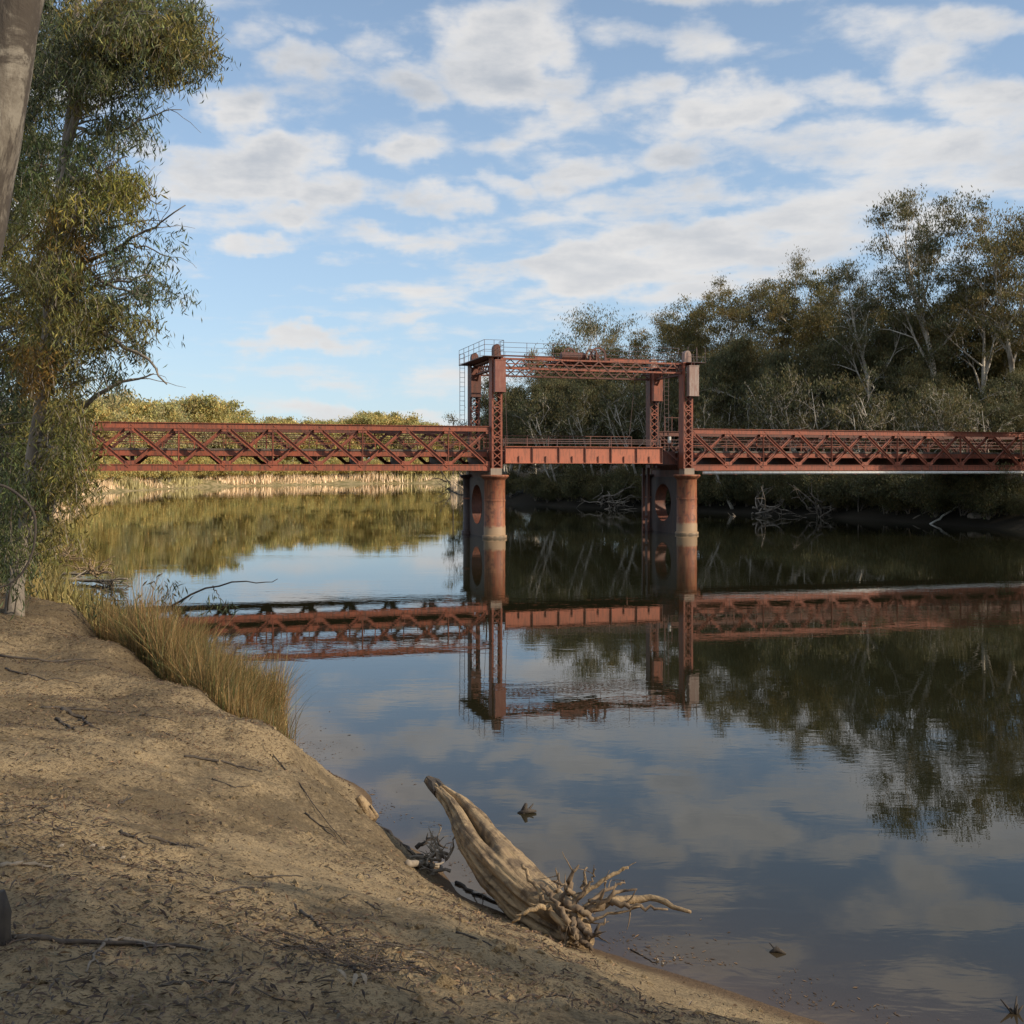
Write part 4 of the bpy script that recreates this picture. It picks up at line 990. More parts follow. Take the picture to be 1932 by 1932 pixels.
leafy_tree('gum_tree', 'dark leafy gum filling the left edge behind the slender pale trunk', (-13.6, 26.0, gz(-13.6, 26.0)),
  [([(-92,1120,26),(-60,900,26),(-30,600,26),(10,300,26),(60,0,26),(90,-150,26)], .24, .08)],
  [([(-30,650,26),(20,600,25.6),(60,580,25)], .06, .015), ([(0,380,26),(50,330,25.6),(90,310,25.2)], .06, .015), ([(-70,900,26),(-10,860,25.6),(40,850,25)], .05, .015)],
  [(110,60,90,90,1.3,DRK),(60,160,75,80,1.3,DRK),(60,250,45,60,.8,DRK),(60,290,70,70,1.3,GRN),(40,380,60,60,1.4,GRN),(30,470,60,60,1.4,OLV),(60,560,70,60,1.4,OLV),(30,640,60,60,1.4,OLV),(70,690,45,50,.8,OLV),
   (30,740,55,60,1.5,DRK),(40,830,55,60,1.5,GRN),(30,920,50,60,1.5,DRK),(30,1000,45,60,1.4,DRK),(20,1075,40,45,1.2,DRK),(100,560,40,60,.9,OLV),(90,820,50,60,1.0,OLV),(75,1040,25,50,.6,OLV)],
  M['leaf_near'], M['bark_gum'], 102, 26.0, 1.2, 3.8, nl=14, L=.20, Wd=.032)
# big trunk close by at the top left corner
root = tag(empty('gum_tree', (-4.72, 8.0, gz(-4.72, 8.0))), 'thick grey flaking trunk leaning across the top left corner close to the camera', 'tree')
rg = np.random.default_rng(5); inv = -np.array(root.location)
c = np.array([(-4.72, 8, gz(-4.72, 8) - .3), (-4.45, 8, 4.2), (-4.18, 8, 5.6), (-3.93, 8, 7.0), (-3.70, 8, 8.3), (-3.45, 7.9, 10), (-3.1, 7.7, 12.2), (-2.7, 7.4, 14.5)])
tt = np.linspace(0, 1, 34); c = np.stack([np.interp(tt, np.linspace(0, 1, 8), c[:, i]) for i in range(3)], 1)
MB().tube(c + inv, np.interp(tt, [0, .06, .2, .5, 1], [.34, .25, .215, .20, .13]), 28, wob=.018, rng=rg).obj('trunk', M['flaky'], root, smooth=True)
b = MB(); cents = []
for k in range(9):
    p0 = c[24 + k]; az = k * 2.1 + .4; lp, _ = curve_pts(rg, p0, (math.cos(az), math.sin(az) - .4, .9), rg.uniform(2.2, 3.6), 7, .16, .02)
    b.tube(lp + inv, np.linspace(.07, .02, 8), 6)
    for m_ in range(5):
        tp_, _ = curve_pts(rg, lp[rg.integers(2, 8)], rg.standard_normal(3) + np.array([0, 0, .3]), rg.uniform(.6, 1.4), 4, .25); b.tube(tp_ + inv, np.linspace(.018, .005, 5), 4)
        cents += [tp_[-1], tp_[2]] + [tp_[-1] + rg.standard_normal(3) * .3 for _ in range(5)]
b.obj('limb', M['bark_near'], root, smooth=True)
V, Q, T, tv, tq = sprays(np.array(cents) + inv, rg, 14, .5, .15, .022)
o = link('crown', np_mesh('crown', V, Q, None, M['leaf_near'], False, T), root); o['kind'] = 'stuff'
# two gums behind the camera: their crowns throw the dappled shade on the bank
plant('sparse', 12.0, -6.0, h=16, label='gum standing behind the camera whose crown shades the bank')
plant('dense', 11.6, -.3, h=11, label='bushy gum standing behind the camera to its right')

# ------------------------------------------------------------------ stranded log with its root plate
rg = np.random.default_rng(12)
pts = [(809,1472,13.2,.060),(822,1484,13.1,.078),(840,1500,12.95,.105),(862,1522,12.75,.155),(884,1553,12.5,.20),(911,1597,12.15,.25),(956,1652,11.7,.30),(1003,1700,11.3,.31),(1050,1736,10.95,.27),(1088,1764,10.72,.19),(1108,1782,10.6,.10)]
ctr = np.array([tuple(P(a, b_, c_)) for a, b_, c_, _ in pts]); rad = np.array([p[3] for p in pts])
foot = np.array((.62, 10.7, gz(.62, 10.7)))
log = tag(empty('driftwood_log', tuple(foot)), 'large bleached grooved driftwood log with splayed roots, lying from the bank out over the water', 'log')
n, sdv = 130, 120; tt = np.linspace(0, 1, n); t0_ = np.linspace(0, 1, len(pts))
def smooth_interp(t, tp, v):
    y = np.interp(t, tp, v); 
    for _ in range(6): y[1:-1] = (y[:-2] + 2*y[1:-1] + y[2:]) / 4
    return y
cc = np.stack([smooth_interp(tt, t0_, ctr[:, i]) for i in range(3)], 1); rr = smooth_interp(tt, t0_, rad)
T_ = np.gradient(cc, axis=0); T_ /= np.linalg.norm(T_, axis=1)[:, None]
S_ = np.cross(T_, (0, 0, 1)); S_ /= np.linalg.norm(S_, axis=1)[:, None]; U_ = np.cross(S_, T_)   # side and up
th = np.arange(sdv) / sdv * 2 * np.pi
TH, TT = np.meshgrid(th, tt)
def wrap(a): return (a + np.pi) % (2 * np.pi) - np.pi
g1 = np.exp(-(wrap(TH - (1.28 + .16 * np.sin(TT * 6))) / (.05 + .13 * ss(.12,.3,TT))) ** 2) * ss(.10, .20, TT) * (1 - ss(.50, .58, TT))
g2 = np.exp(-(wrap(TH - (.12 + .15 * np.sin(TT * 7))) / .09) ** 2) * ss(.16, .26, TT) * (1 - ss(.80, .92, TT))
g3 = np.exp(-(wrap(TH - .35) / .16) ** 2) * ss(.5, .6, TT) * (1 - ss(.85, .98, TT))
lobe = .10 * np.cos(2 * (TH - .6)) + .10 * np.exp(-(wrap(TH - 2.1) / .4) ** 2) * ss(.08, .2, TT)
nz = fbm(TT * 9, np.cos(TH) * 2 + 5, 3, 1.0) * .13 + fbm(TT * 24, np.sin(TH) * 5 + 5, 3, 1.0) * .09 + fbm(TT * 7, np.sin(TH) * 14 + 5, 3, 1.0) * .10 + fbm(TT * 5 + 9, TH * 3.3, 3, 1.0) * .06 * np.sin(TH / 2)
RR = rr[:, None] * (1 + lobe + nz - .80 * g1 - .45 * g2 - .35 * g3)
Vv = cc[:, None] + RR[..., None] * (np.cos(TH)[..., None] * S_[:, None] + np.sin(TH)[..., None] * U_[:, None] * .95)
i_ = np.arange(n - 1)[:, None] * sdv; j_ = np.arange(sdv)[None]; k_ = (j_ + 1) % sdv
Q = np.stack([i_ + j_, i_ + k_, i_ + sdv + k_, i_ + sdv + j_], -1).reshape(-1, 4)
Vv = np.vstack([Vv.reshape(-1, 3), cc[:1], cc[-1:]])
Tq = [(n*sdv, (q+1) % sdv, q) for q in range(sdv)] + [(n*sdv+1, (n-1)*sdv+q, (n-1)*sdv+(q+1) % sdv) for q in range(sdv)]
def log_mat():
    m, h, b, o = mat('bleached_log_wood'); p = pos(h)
    dirv = Vector(ctr[-1] - ctr[0]).normalized()
    along = h.v('DOT_PRODUCT', p, tuple(dirv))
    q = h.v('SUBTRACT', p, h.v('SCALE', tuple(dirv), along)) if False else None
    rot = h.n('ShaderNodeMapping'); rot.vector_type = 'TEXTURE'
    rot.inputs['Rotation'].default_value = dirv.to_track_quat('X', 'Z').to_euler(); h.l(p, rot.inputs['Vector'])
    g = h.v('MULTIPLY', rot.outputs[0], (.5, 5, 5))
    n1 = h.noise(g, 3.0, 7, .68, .5); n2 = h.noise(p, 5, 5, .6); n3 = h.noise(p, 26, 4, .6)
    c = h.mix(h.mr(n1, .38, .62, 0, 1), (.42, .295, .155), (.255, .175, .095))
    c = h.mix(h.mr(n2, .46, .62, 0, .85), c, (.115, .078, .045))
    c = h.mix(h.mr(n3, .60, .72, 0, .6), c, (.12, .085, .055))
    h.l(c, b.inputs['Base Color']); b.inputs['Roughness'].default_value = .8
    bump(h, b, h.m('ADD', n1, h.m('MULTIPLY', n3, .35)), .9, .035); return m
M['log'] = log_mat()
M['root'] = bark_mat('weathered_root_wood', (.24, .17, .10), (.145, .10, .062), (.065, .045, .03), scale=6)
MB().tube([tuple(P(807,1470,13.21) - Vector(foot)), tuple(P(820,1482,13.12) - Vector(foot)), tuple(P(832,1494,13.0) - Vector(foot))], [.055, .085, .10], 10, wob=.12, rng=rg).obj('dark_tip', M['bark_dark'], log)  # dark cap around the thin end of the log
link('log_body', np_mesh('log_body', Vv - foot, Q, Tq, M['log'], True), log)
RTS = [([(1075,1735,10.75),(1120,1708,10.7),(1192,1693,10.9),(1246,1696,10.8),(1303,1721,10.55)], .085, .025),
 ([(1150,1700,10.75),(1200,1712,10.6),(1260,1716,10.5)], .05, .012), ([(1080,1745,10.6),(1097,1742,10.5),(1150,1724,10.5),(1208,1710,10.45)], .035, .010),
 ([(1045,1700,10.95),(1055,1670,11.0),(1049,1637,11.1)], .045, .006), ([(1060,1720,10.8),(1070,1689,10.8),(1076,1660,10.8),(1092,1632,10.8)], .085, .012),
 ([(1070,1715,10.9),(1095,1690,10.9),(1103,1660,10.9),(1108,1636,11)], .05, .012), ([(1075,1715,10.7),(1095,1685,10.7),(1140,1660,10.7),(1185,1637,10.7)], .045, .020),
 ([(1080,1710,10.6),(1112,1670,10.6),(1124,1640,10.6)], .035, .008), ([(1105,1715,10.6),(1139,1689,10.5),(1142,1655,10.5)], .035, .007),
 ([(1100,1725,10.6),(1131,1708,10.5),(1162,1680,10.5),(1202,1678,10.5)], .05, .012), ([(1040,1720,10.7),(1028,1708,10.6),(990,1719,10.55),(966,1742,10.6)], .045, .014),
 ([(985,1630,11.1),(1004,1660,10.95),(1034,1714,10.7),(1066,1756,10.45)], .022, .055), ([(1020,1670,10.85),(1048,1700,10.6),(1074,1742,10.45)], .018, .045),
 ([(1090,1755,10.5),(1112,1775,10.4),(1128,1755,10.35),(1142,1733,10.35)], .06, .010), ([(1075,1750,10.5),(1098,1775,10.35),(1118,1792,10.25)], .065, .022),
 ([(1060,1750,10.6),(1070,1776,10.4),(1062,1790,10.35)], .05, .02), ([(1090,1740,10.5),(1110,1765,10.35),(1135,1760,10.3)], .06, .015),
 ([(1082,1722,10.6),(1085,1760,10.35),(1090,1785,10.3)], .05, .02), ([(1065,1700,10.7),(1090,1715,10.55),(1118,1735,10.45)], .07, .03),
 ([(1085,1690,10.75),(1060,1668,10.75),(1040,1662,10.8)], .04, .008), ([(1110,1700,10.65),(1165,1668,10.8),(1178,1660,10.85)], .03, .008)]
for ri, (pt, r0, r1) in enumerate(RTS):
    c, r = px_branch(pt, r0 * .74, r1 * .7, 15, rg, .006); c[2:-1] += rg.standard_normal((12, 3)) * .009
    r = r * rg.uniform(.82, 1.18, 15); b = MB().tube(c - foot, r, 9, wob=.07, rng=rg)
    for _ in range(2):       # broken side rootlets
        k = rg.integers(4, 14); f, _d = curve_pts(rg, c[k], norm(c[k] - c[k-1]) + rg.standard_normal(3) * .6, rg.uniform(.08, .24), 4, .12)
        b.tube(f - foot, np.linspace(r[k] * .5, .003, 5), 5, wob=.08, rng=rg)
    b.obj('root', M['log'] if ri in (0, 2, 6, 10, 11) else M['root'], log, smooth=True)

# ------------------------------------------------------------------ sticks, snags and litter
def stick(pts, r0, r1, name, label, cat, m='bark_dark', group=None, depths=None, lift=.6, forks=2, seed=1, rise=0.0):
    rg = np.random.default_rng(seed)
    q = [P(*p) if len(p) == 3 else G(*p) for p in pts]
    q = [v if len(p) == 3 else Vector((v.x, v.y, v.z + r0 * lift)) for v, p in zip(q, pts)]
    ft = Vector(q[0]); t = np.linspace(0, 1, len(q)); tt = np.linspace(0, 1, 12); A = np.array([tuple(v) for v in q])
    c = np.stack([np.interp(tt, t, A[:, i]) for i in range(3)], 1); c[1:-1] += rg.standard_normal((10, 3)) * r0 * .7 * np.array([1, 1, .3])
    if len(pts[0]) == 2: c[:, 2] = np.maximum(c[:, 2], height(c[:, 0], c[:, 1]) + r0 * lift * .6)
    r = np.linspace(r0, r1, 12); b = MB().tube(c - A[0], r, 7, wob=.10, rng=rg)
    L = np.linalg.norm(A[-1] - A[0])
    for _ in range(forks):
        k = rg.integers(3, 10); dr = norm(c[k+1] - c[k]) + rg.standard_normal(3) * .5 * np.array([1, 1, .4])
        f, _d = curve_pts(rg, c[k], dr, L * rg.uniform(.15, .35), 5, .15); b.tube(f - A[0], np.linspace(r[k] * .6, r1 * .5, 6), 5)
    return tag(b.obj(name, M[m], None, loc=tuple(ft), smooth=True), label, cat, group)
TG = 'fallen twigs scattered on the sandy bank'
ST = [([(20,1776),(110,1780),(200,1786),(300,1789),(402,1802)], .019, .008, 'long fallen stick across the lower left of the sand', 'bark_dark'),
 ([(205,1776),(260,1784),(330,1792)], .014, .008, 'knobbly pale stick beside the long lower left stick', 'deadwood'),
 ([(77,1338),(150,1340),(219,1345)], .022, .008, 'dark bark strip at the upper left of the sand, crossing another', 'bark_dark'),
 ([(117,1342),(146,1357),(176,1374)], .034, .018, 'short thick bark slab under the dark upper left strip', 'bark_dark'),
 ([(105,1358),(125,1372),(140,1378)], .022, .010, 'small bark flake just below the short thick slab', 'bark_dark'),
 ([(348,1429),(405,1437),(450,1446),(494,1458)], .020, .008, 'dark forked twig in mid bank near the reed foot', 'bark_dark'),
 ([(263,1352),(300,1355),(336,1366)], .014, .006, 'thin twig near the lip left of the reeds', 'bark_dark'),
 ([(0,1240),(90,1249),(186,1246)], .024, .008, 'thin dark branch lying across the far left sand', 'bark_dark'),
 ([(10,1262),(80,1285),(150,1290)], .018, .007, 'curved twig below the far left dark branch', 'bark_dark'),
 ([(227,1571),(279,1600)], .018, .008, 'slanting stick in the middle of the left bank', 'bark_dark'),
 ([(283,1583),(320,1592),(366,1602)], .016, .006, 'straight thin stick right of the slanting one', 'bark_dark'),
 ([(478,1657),(525,1655),(572,1657)], .010, .004, 'fine level twig at the centre of the sand', 'bark_dark'),
 ([(409,1687),(450,1680),(494,1676)], .011, .004, 'fine twig just below the level centre twig', 'bark_dark'),
 ([(567,1725),(600,1748),(631,1770)], .014, .006, 'dark twig slanting into the debris pile', 'bark_dark'),
 ([(575,1538),(605,1560),(631,1581)], .013, .005, 'dark twig slanting down near the cut edge', 'bark_dark'),
 ([(514,1425),(570,1490),(656,1600)], .010, .004, 'long thin root running down along the sunlit cut edge', 'bark_dark'),
 ([(0,1637),(50,1634),(100,1639)], .016, .008, 'pale stick at the left edge of the sand', 'deadwood'),
 ([(202,1781),(180,1808),(162,1836)], .012, .006, 'pale bark ribbon crossing the long lower left stick', 'deadwood'),
 ([(100,1570),(148,1564)], .010, .005, 'short straight twig on the dark litter patch', 'bark_dark'),
 ([(225,1520),(250,1508)], .012, .005, 'short dark twig above the slanting stick', 'bark_dark'),
 ([(400,1470),(440,1486),(470,1484)], .009, .004, 'hooked fine twig below the dark forked twig', 'bark_dark'),
 ([(860,1760),(905,1775),(940,1800)], .010, .004, 'fine twig left of the root plate', 'bark_dark'),
 ([(690,1702),(720,1722)], .009, .004, 'short twig right of the centre of the sand', 'bark_dark'),
 ([(1190,1792),(1215,1806),(1240,1822)], .009, .004, 'thin twig at the water edge right of the roots', 'bark_dark'),
 ([(300,1870),(380,1858),(450,1868)], .011, .005, 'thin twig at the bottom of the photo', 'bark_dark'),
 ([(640,1700),(662,1690)], .008, .004, 'tiny bent twig in the open sand', 'bark_dark')]
for i, (pt, r0, r1, lab, m_) in enumerate(ST): stick(pt, r0 * .85, r1 * .85, 'fallen_twig', lab, 'twig', m_, TG, seed=200 + i)
# stump at the left edge
v = G(14, 1782); b = MB(); rg = np.random.default_rng(4)
b.tube([(0, 0, -.08), (0, 0, .06), (.01, 0, .15), (-.01, 0, .25)], [.055, .042, .036, .028], 12, wob=.10, rng=rg)
tag(b.obj('stump', M['bark_dark'], None, tuple(v + Vector((-.03, 0, 0))), True), 'small grey upright stump at the left edge of the sand', 'stump')
# little stub on the mud below the lip
c, r = px_branch([(700,1545,14.1),(690,1522,14.1),(676,1503,14.1)], .10, .05, 8); ft = np.array(P(700,1545,14.1))
b = MB().tube(c - ft, r * 1.0, 10, wob=.08, rng=rg); b.tube([(0,0,-.05),(.08,-.02,.05),(.0,-.05,.2)], [.05,.03,.01], 7)
tag(b.obj('broken_stub', M['log'], None, tuple(ft), True), 'small pale broken stub standing on the mud below the sand lip', 'stump')
# bare root tangle left of the log
def tangle(name, label, ctrp, n, L, rad, m, seed, cat='branch', flat=.6, up=.4):
    rg = np.random.default_rng(seed); ft = np.array(ctrp, float); b = MB()
    for i in range(n):
        a = rg.uniform(0, 6.28); dr = np.array([math.cos(a), math.sin(a) * flat, rg.uniform(-.1, 1) * up])
        p_, dd = curve_pts(rg, rg.standard_normal(3) * L * .12, dr, L * rg.uniform(.5, 1.1), 7, .28, .0); b.tube(p_, np.linspace(rad, rad * .25, 8), 6, wob=.1, rng=rg)
        for _ in range(3):
            f, _d = curve_pts(rg, p_[rg.integers(2, 7)], dd + rg.standard_normal(3) * .8, L * rg.uniform(.15, .4), 5, .3); b.tube(f, np.linspace(rad * .45, rad * .12, 6), 4)
    return tag(b.obj(name, M[m], None, tuple(ft), True), label, cat)
tangle('root_tangle', 'grey leafless twig tangle between the mud and the big log', P(832,1618,12.6), 12, .55, .022, 'deadwood', 8, flat=.8, up=1.1)
stick([(770,1634),(800,1636),(828,1640)], .045, .02, 'washed_root', 'pale washed root end left of the big log', 'root', 'deadwood', seed=9)
stick([(700,1552,14.3),(760,1590,13.2),(800,1622,12.7)], .04, .015, 'mud_branch', 'dark wet branch along the mud below the lip', 'branch', 'bark_dark', seed=10)
stick([(785,1600,13.0),(820,1580,13.0),(845,1600,12.9)], .03, .010, 'curved_branch', 'dark curved branch end sticking out of the twig tangle', 'branch', 'bark_dark', seed=11)
stick([(860,1668),(900,1690),(960,1712)], .020, .008, 'mud_branch', 'dark sticks lying in the shadow under the big log', 'branch', 'bark_dark', seed=12, forks=4)
# bits in the water
v = W(993, 1534); b = MB(); rg = np.random.default_rng(6)
b.tube([(-.06,0,-.03),(-.02,.02,.06),(.0,0,.13)], [.045,.04,.02], 8, wob=.15, rng=rg); b.tube([(-.12,0,-.01),(0,0,.03),(.14,.02,.02)], [.02,.04,.015], 8, wob=.15, rng=rg); b.tube([(.02,0,.03),(.1,.1,.1)], [.02,.008], 6)
tag(b.obj('floating_wood', M['bark_dark'], None, tuple(v), True), 'small dark piece of wood poking out of the water beyond the log', 'driftwood')
v = W(1466, 1797); b = MB(); b.tube([(-.07,0,0),(0,.02,.025),(.08,-.03,.0)], [.012,.03,.01], 8, wob=.15, rng=rg); b.tube([(0,0,.01),(-.05,.1,.05)], [.012,.005], 6)
tag(b.obj('floating_wood', M['bark_dark'], None, tuple(v), True), 'tiny dark twig floating at the lower right', 'driftwood')
v = W(1915, 1912); b = MB()
for q in range(5): b.tube([(0,0,-.02),(rg.uniform(-.12,.1),rg.uniform(-.1,.1),rg.uniform(.03,.12))], [.02,.005], 6)
tag(b.obj('floating_wood', M['bark_dark'], None, tuple(v), True), 'dark splintered wood at the bottom right corner', 'driftwood')
for i, (a, b_) in enumerate([(1240,1814),(1272,1812),(1250,1822)]):
    v = G(a, b_); MBb = MB().tube([(-.012,0,0),(0,0,.012),(.014,0,0)], [.006,.012,.005], 6)
    tag(MBb.obj('pale_pebble', M['deadwood'], None, tuple(v + Vector((0,0,.005)))), ['left','right','lower'][i] + ' tiny pale pebble at the wet edge near the roots', 'pebble', 'pale pebbles at the wet edge')
for i, (a, b_) in enumerate([(115,1606),(231,1624),(174,1600),(192,1604),(752,1700)]):
    v = G(a, b_); sz = .022; bb = MB(); bb.add([(-sz,-sz*.6,0),(sz,-sz*.5,.004),(sz*.8,sz*.7,.012),(-sz*.7,sz*.6,.008),(0,0,.018)], (), [(0,1,4),(1,2,4),(2,3,4),(3,0,4)])
    tag(bb.obj('bark_chip', M['deadwood'], None, tuple(v + Vector((0,0,.01)))), ['pale chip at the left of the dark litter patch','bright pale chip right in the dark litter patch','pale chip just above the bright one','small pale chip left of the bright one','lone pale chip on the open sand'][i], 'bark chip', 'pale bark chips on the sand')
# curled pale leaves on the debris pile
for i, (a, b_) in enumerate([(668,1862),(684,1856),(640,1850)]):
    v = G(a, b_); bb = MB(); k = np.linspace(-1, 1, 7); arc = np.stack([k * .05 + .0, .03 * k, .02 + .02 * (1 - k * k)], 1)
    L_ = arc + np.array([0, -1, 0]) * (.014 * (1 - k * k))[:, None]; R_ = arc + np.array([0, 1, 0]) * (.014 * (1 - k * k))[:, None]
    bb.add(np.stack([L_, R_], 1).reshape(-1, 3), [(2*j, 2*j+1, 2*j+3, 2*j+2) for j in range(6)])
    tag(bb.obj('curled_leaf', M['bark_near'], None, tuple(v), rot=(.2, 0, 1.0 + .4 * i)), ['middle','right','left'][i] + ' of the curled pale leaves on the debris pile', 'leaf', 'curled pale leaves on the debris pile')
# leafy broken branch standing against the water behind the reeds
rg = np.random.default_rng(15); ft = P(262, 1185, 22.0)
br = tag(empty('leafy_branch', ft), 'dark leafy fallen branch reaching over the water above the reeds', 'branch')
inv = -np.array(ft)
for pt, r0, r1 in [([(262,1185,22),(283,1168,21.6),(319,1145,21.3),(354,1122,21),(401,1105,20.8),(443,1097,20.6),(484,1094,20.4),(508,1103,20.4),(524,1092,20.4)], .028, .006),
                   ([(401,1105,20.8),(410,1122,20.8),(428,1146,20.8)], .012, .005), ([(283,1168,21.6),(305,1140,21.5),(318,1110,21.5),(310,1096,21.5)], .014, .005),
                   ([(262,1185,22),(225,1160,22),(190,1150,22.2),(160,1140,22.3)], .018, .006), ([(225,1160,22),(235,1130,22),(228,1108,22)], .012, .005),
                   ([(262,1185,22),(268,1150,22),(275,1128,22)], .012, .005), ([(190,1150,22.2),(180,1160,22.2)], .01, .005)]:
    c, r = px_branch(pt, r0, r1, 14, rg, .012); MB().tube(c + inv, r, 6).obj('limb', M['bark_dark'], br)
cs = [(310,1092),(318,1102),(322,1112),(312,1118),(326,1126),(300,1128),(318,1136),(330,1140),(306,1144),(290,1140),(272,1128),(262,1136),(280,1150),(248,1146),(216,1106),(228,1104),(238,1112),(205,1120),(198,1132),(186,1138),(200,1142),(176,1140),(408,1122),(402,1130),(420,1138),(428,1146),(396,1140),(296,1112)]
C = np.array([tuple(P(a, b_, 21.5 + rg.uniform(-.3, .3))) for a, b_ in cs]) + inv
V, Q, T, tv, tq = sprays(C, rg, 9, .22, .20, .030, (.4, .5, .5)); o = link('leaf_sprays', np_mesh('leaf_sprays', V, Q, None, M['leaf_dark'], False, T), br); o['kind'] = 'stuff'
# dark arching dead branch at the left edge
D_ = 11.0
c, r = px_branch([(-190,1330,D_),(-110,1000,D_),(-40,912,D_),(0,914,D_),(20,922,D_),(50,945,D_),(66,969,D_),(68,1002,D_),(62,1045,D_),(43,1082,D_),(20,1102,D_),(0,1109,D_),(-60,1112,D_)], .017, .009, 40)
ft = np.array(P(-190,1330,D_)); b = MB().tube(c - ft, r, 8)
c, r = px_branch([(22,1100,D_),(16,1125,D_),(14,1152,D_+.3)], .010, .006, 8); b.tube(c - ft, r, 5)
tag(b.obj('arching_branch', M['bark_dark'], None, tuple(ft), True), 'thin dark bare branch arching like a hook at the left edge', 'branch')
# drift and fallen boughs on the left shore beyond the reeds
stick([(100,1092,45),(165,1096,45),(240,1092,44)], .10, .04, 'fallen_bough', 'pale fallen bough lying level in the water at the far left', 'branch', 'deadwood', forks=5, seed=31)
stick([(95,1080,48),(150,1083,48),(215,1080,47)], .08, .03, 'fallen_bough', 'second level bough just beyond the pale one at the far left', 'branch', 'deadwood', forks=5, seed=32)
tangle('drift_heap', 'brown heap of drift sticks standing in the water at the far left', P(180,1080,46), 18, 1.1, .04, 'log', 33, 'drift heap', up=.9)
tangle('drift_heap', 'dry golden drift heap at the foot of the slender gum', P(120,1055,50), 26, 1.4, .035, 'log', 34, 'drift heap', up=.7)
tangle('drift_heap', 'dark twiggy drift right of the pale fallen bough', P(205,1110,41), 12, .9, .03, 'bark_dark', 35, 'drift heap', up=.6)
# snags on the right bank
def snag(label, px, py, d_, n, L, rad, seed, m='bark_gum'): tangle('snag', label, P(px, py, d_), n, L, rad, m, seed, 'snag', up=.9)
snag('pale dead snag at the waterline under the middle of the lift span', 1150, 957, 128, 14, 5.5, .10, 41)
snag('grey dead snag under the second bay of the right truss', 1432, 972, 110, 16, 4.5, .10, 42)
snag('grey dead snag under the fifth bay of the right truss', 1545, 975, 107, 16, 4.5, .10, 43)
snag('dark dead snag at the far end of the left channel beside the piers', 858, 915, 240, 14, 7, .14, 44, 'bark_dark')
stick([(1755,989,94.0),(1800,961,94.5),(1845,932,95)], .10, .04, 'fallen_pole', 'bright white thin fallen trunk slanting from the water at the right', 'trunk', 'white', forks=0, seed=51)
stick([(1722,985,97),(1755,962,98),(1778,930,100)], .22, .08, 'leaning_log', 'dark leaning trunk left of the white fallen one', 'trunk', 'bark_gum', forks=3, seed=52)
stick([(1590,946,110),(1570,915,111),(1550,890,112)], .45, .28, 'leaning_tree', 'thick pale trunk leaning left under the right truss', 'trunk', 'bark_pale', forks=2, seed=53)
stick([(1510,940,113),(1506,910,114),(1500,888,115)], .25, .18, 'leaning_tree', 'upright pale trunk under the fourth bay of the right truss', 'trunk', 'bark_pale', forks=2, seed=54)
stick([(1830,975,92),(1880,978,91),(1935,974,90)], .35, .25, 'fallen_log', 'dark log lying along the right waterline at the photo edge', 'trunk', 'bark_gum', forks=4, seed=55)
# power pole far behind the left tower
v = P(855, 885, 250); z0 = gz(v.x, v.y); b = MB().tube([(0, 0, -.5), (0, 0, 16.8 - z0)], [.16, .11], 8); pole = b.obj('power_pole', M['bark_dark'], None, (v.x, v.y, z0))
tag(pole, 'distant timber power pole above the left truss beside the tower', 'power pole')
MB().box(-1.1, 1.1, -.06, .06, 16.0 - z0, 16.2 - z0).obj('crossarm', M['bark_dark'], pole)

# leaf litter and twig crumbs over the bank
rng = np.random.default_rng(99); _p1 = G(662, 1812); _p2 = G(130, 1575); _p3 = G(60, 1880)
n = 300000; Y = 3.2 + 20 * rng.random(n) ** 1.25; X = rng.uniform(-13, 4.5, n); k = np.abs(X + .0) < Y * .56 + .6; X, Y = X[k], Y[k]
patch = fbm(X, Y, 3, .75) + .30 * ss(-2, -6, X) + .75 * np.exp(-(((X - _p1.x) / .38) ** 2 + ((Y - _p1.y) / .55) ** 2)) + .45 * np.exp(-(((X - _p2.x) / .9) ** 2 + ((Y - _p2.y) / .9) ** 2)) + .4 * np.exp(-(((X - _p3.x) / .6) ** 2 + ((Y - _p3.y) / .4) ** 2)) - .15 * ss(8, 13, Y) * ss(-3.5, -2, X)
k = patch + rng.standard_normal(len(X)) * .26 > .0; X, Y = X[k], Y[k]
Z = height(X, Y); k = Z > .12; X, Y, Z = X[k], Y[k], Z[k]; n = len(X)
az = rng.uniform(0, 6.28, n); L = rng.gamma(1.8, .013, n) + .010; Wd = np.minimum(L * rng.uniform(.08, .45, n), .016); tl = rng.standard_normal(n) * .25
dv = np.stack([np.cos(az), np.sin(az), tl], 1); sv_ = np.stack([-np.sin(az), np.cos(az), rng.standard_normal(n) * .35], 1)
C = np.stack([X, Y, Z + .006 + L * .12], 1)
a = C - dv * L[:, None] / 2; c = C + dv * L[:, None] / 2; mid = C + np.array([0, 0, 1.0]) * (L * .10)[:, None]
V = np.stack([a, mid - sv_ * Wd[:, None] / 2, c, mid + sv_ * Wd[:, None] / 2], 1).reshape(-1, 3); Q = np.arange(n)[:, None] * 4 + np.array([0, 1, 2, 3])
pal = np.array([(.35, .32, .32), (.55, .5, .45), (.22, .20, .20), (.9, .8, .65), (.55, .62, .5), (.30, .26, .24)])
T = pal[rng.integers(0, len(pal), n)] * np.exp(rng.standard_normal((n, 1)) * .25)
o = link('leaf_litter', np_mesh('leaf_litter', V, Q, None, M['litter'], False, np.repeat(T, 4, 0)))
tag(o, 'brown gum leaf and bark litter strewn over the sandy bank', 'leaf litter', kind='stuff')
b = MB(); rg = np.random.default_rng(98)
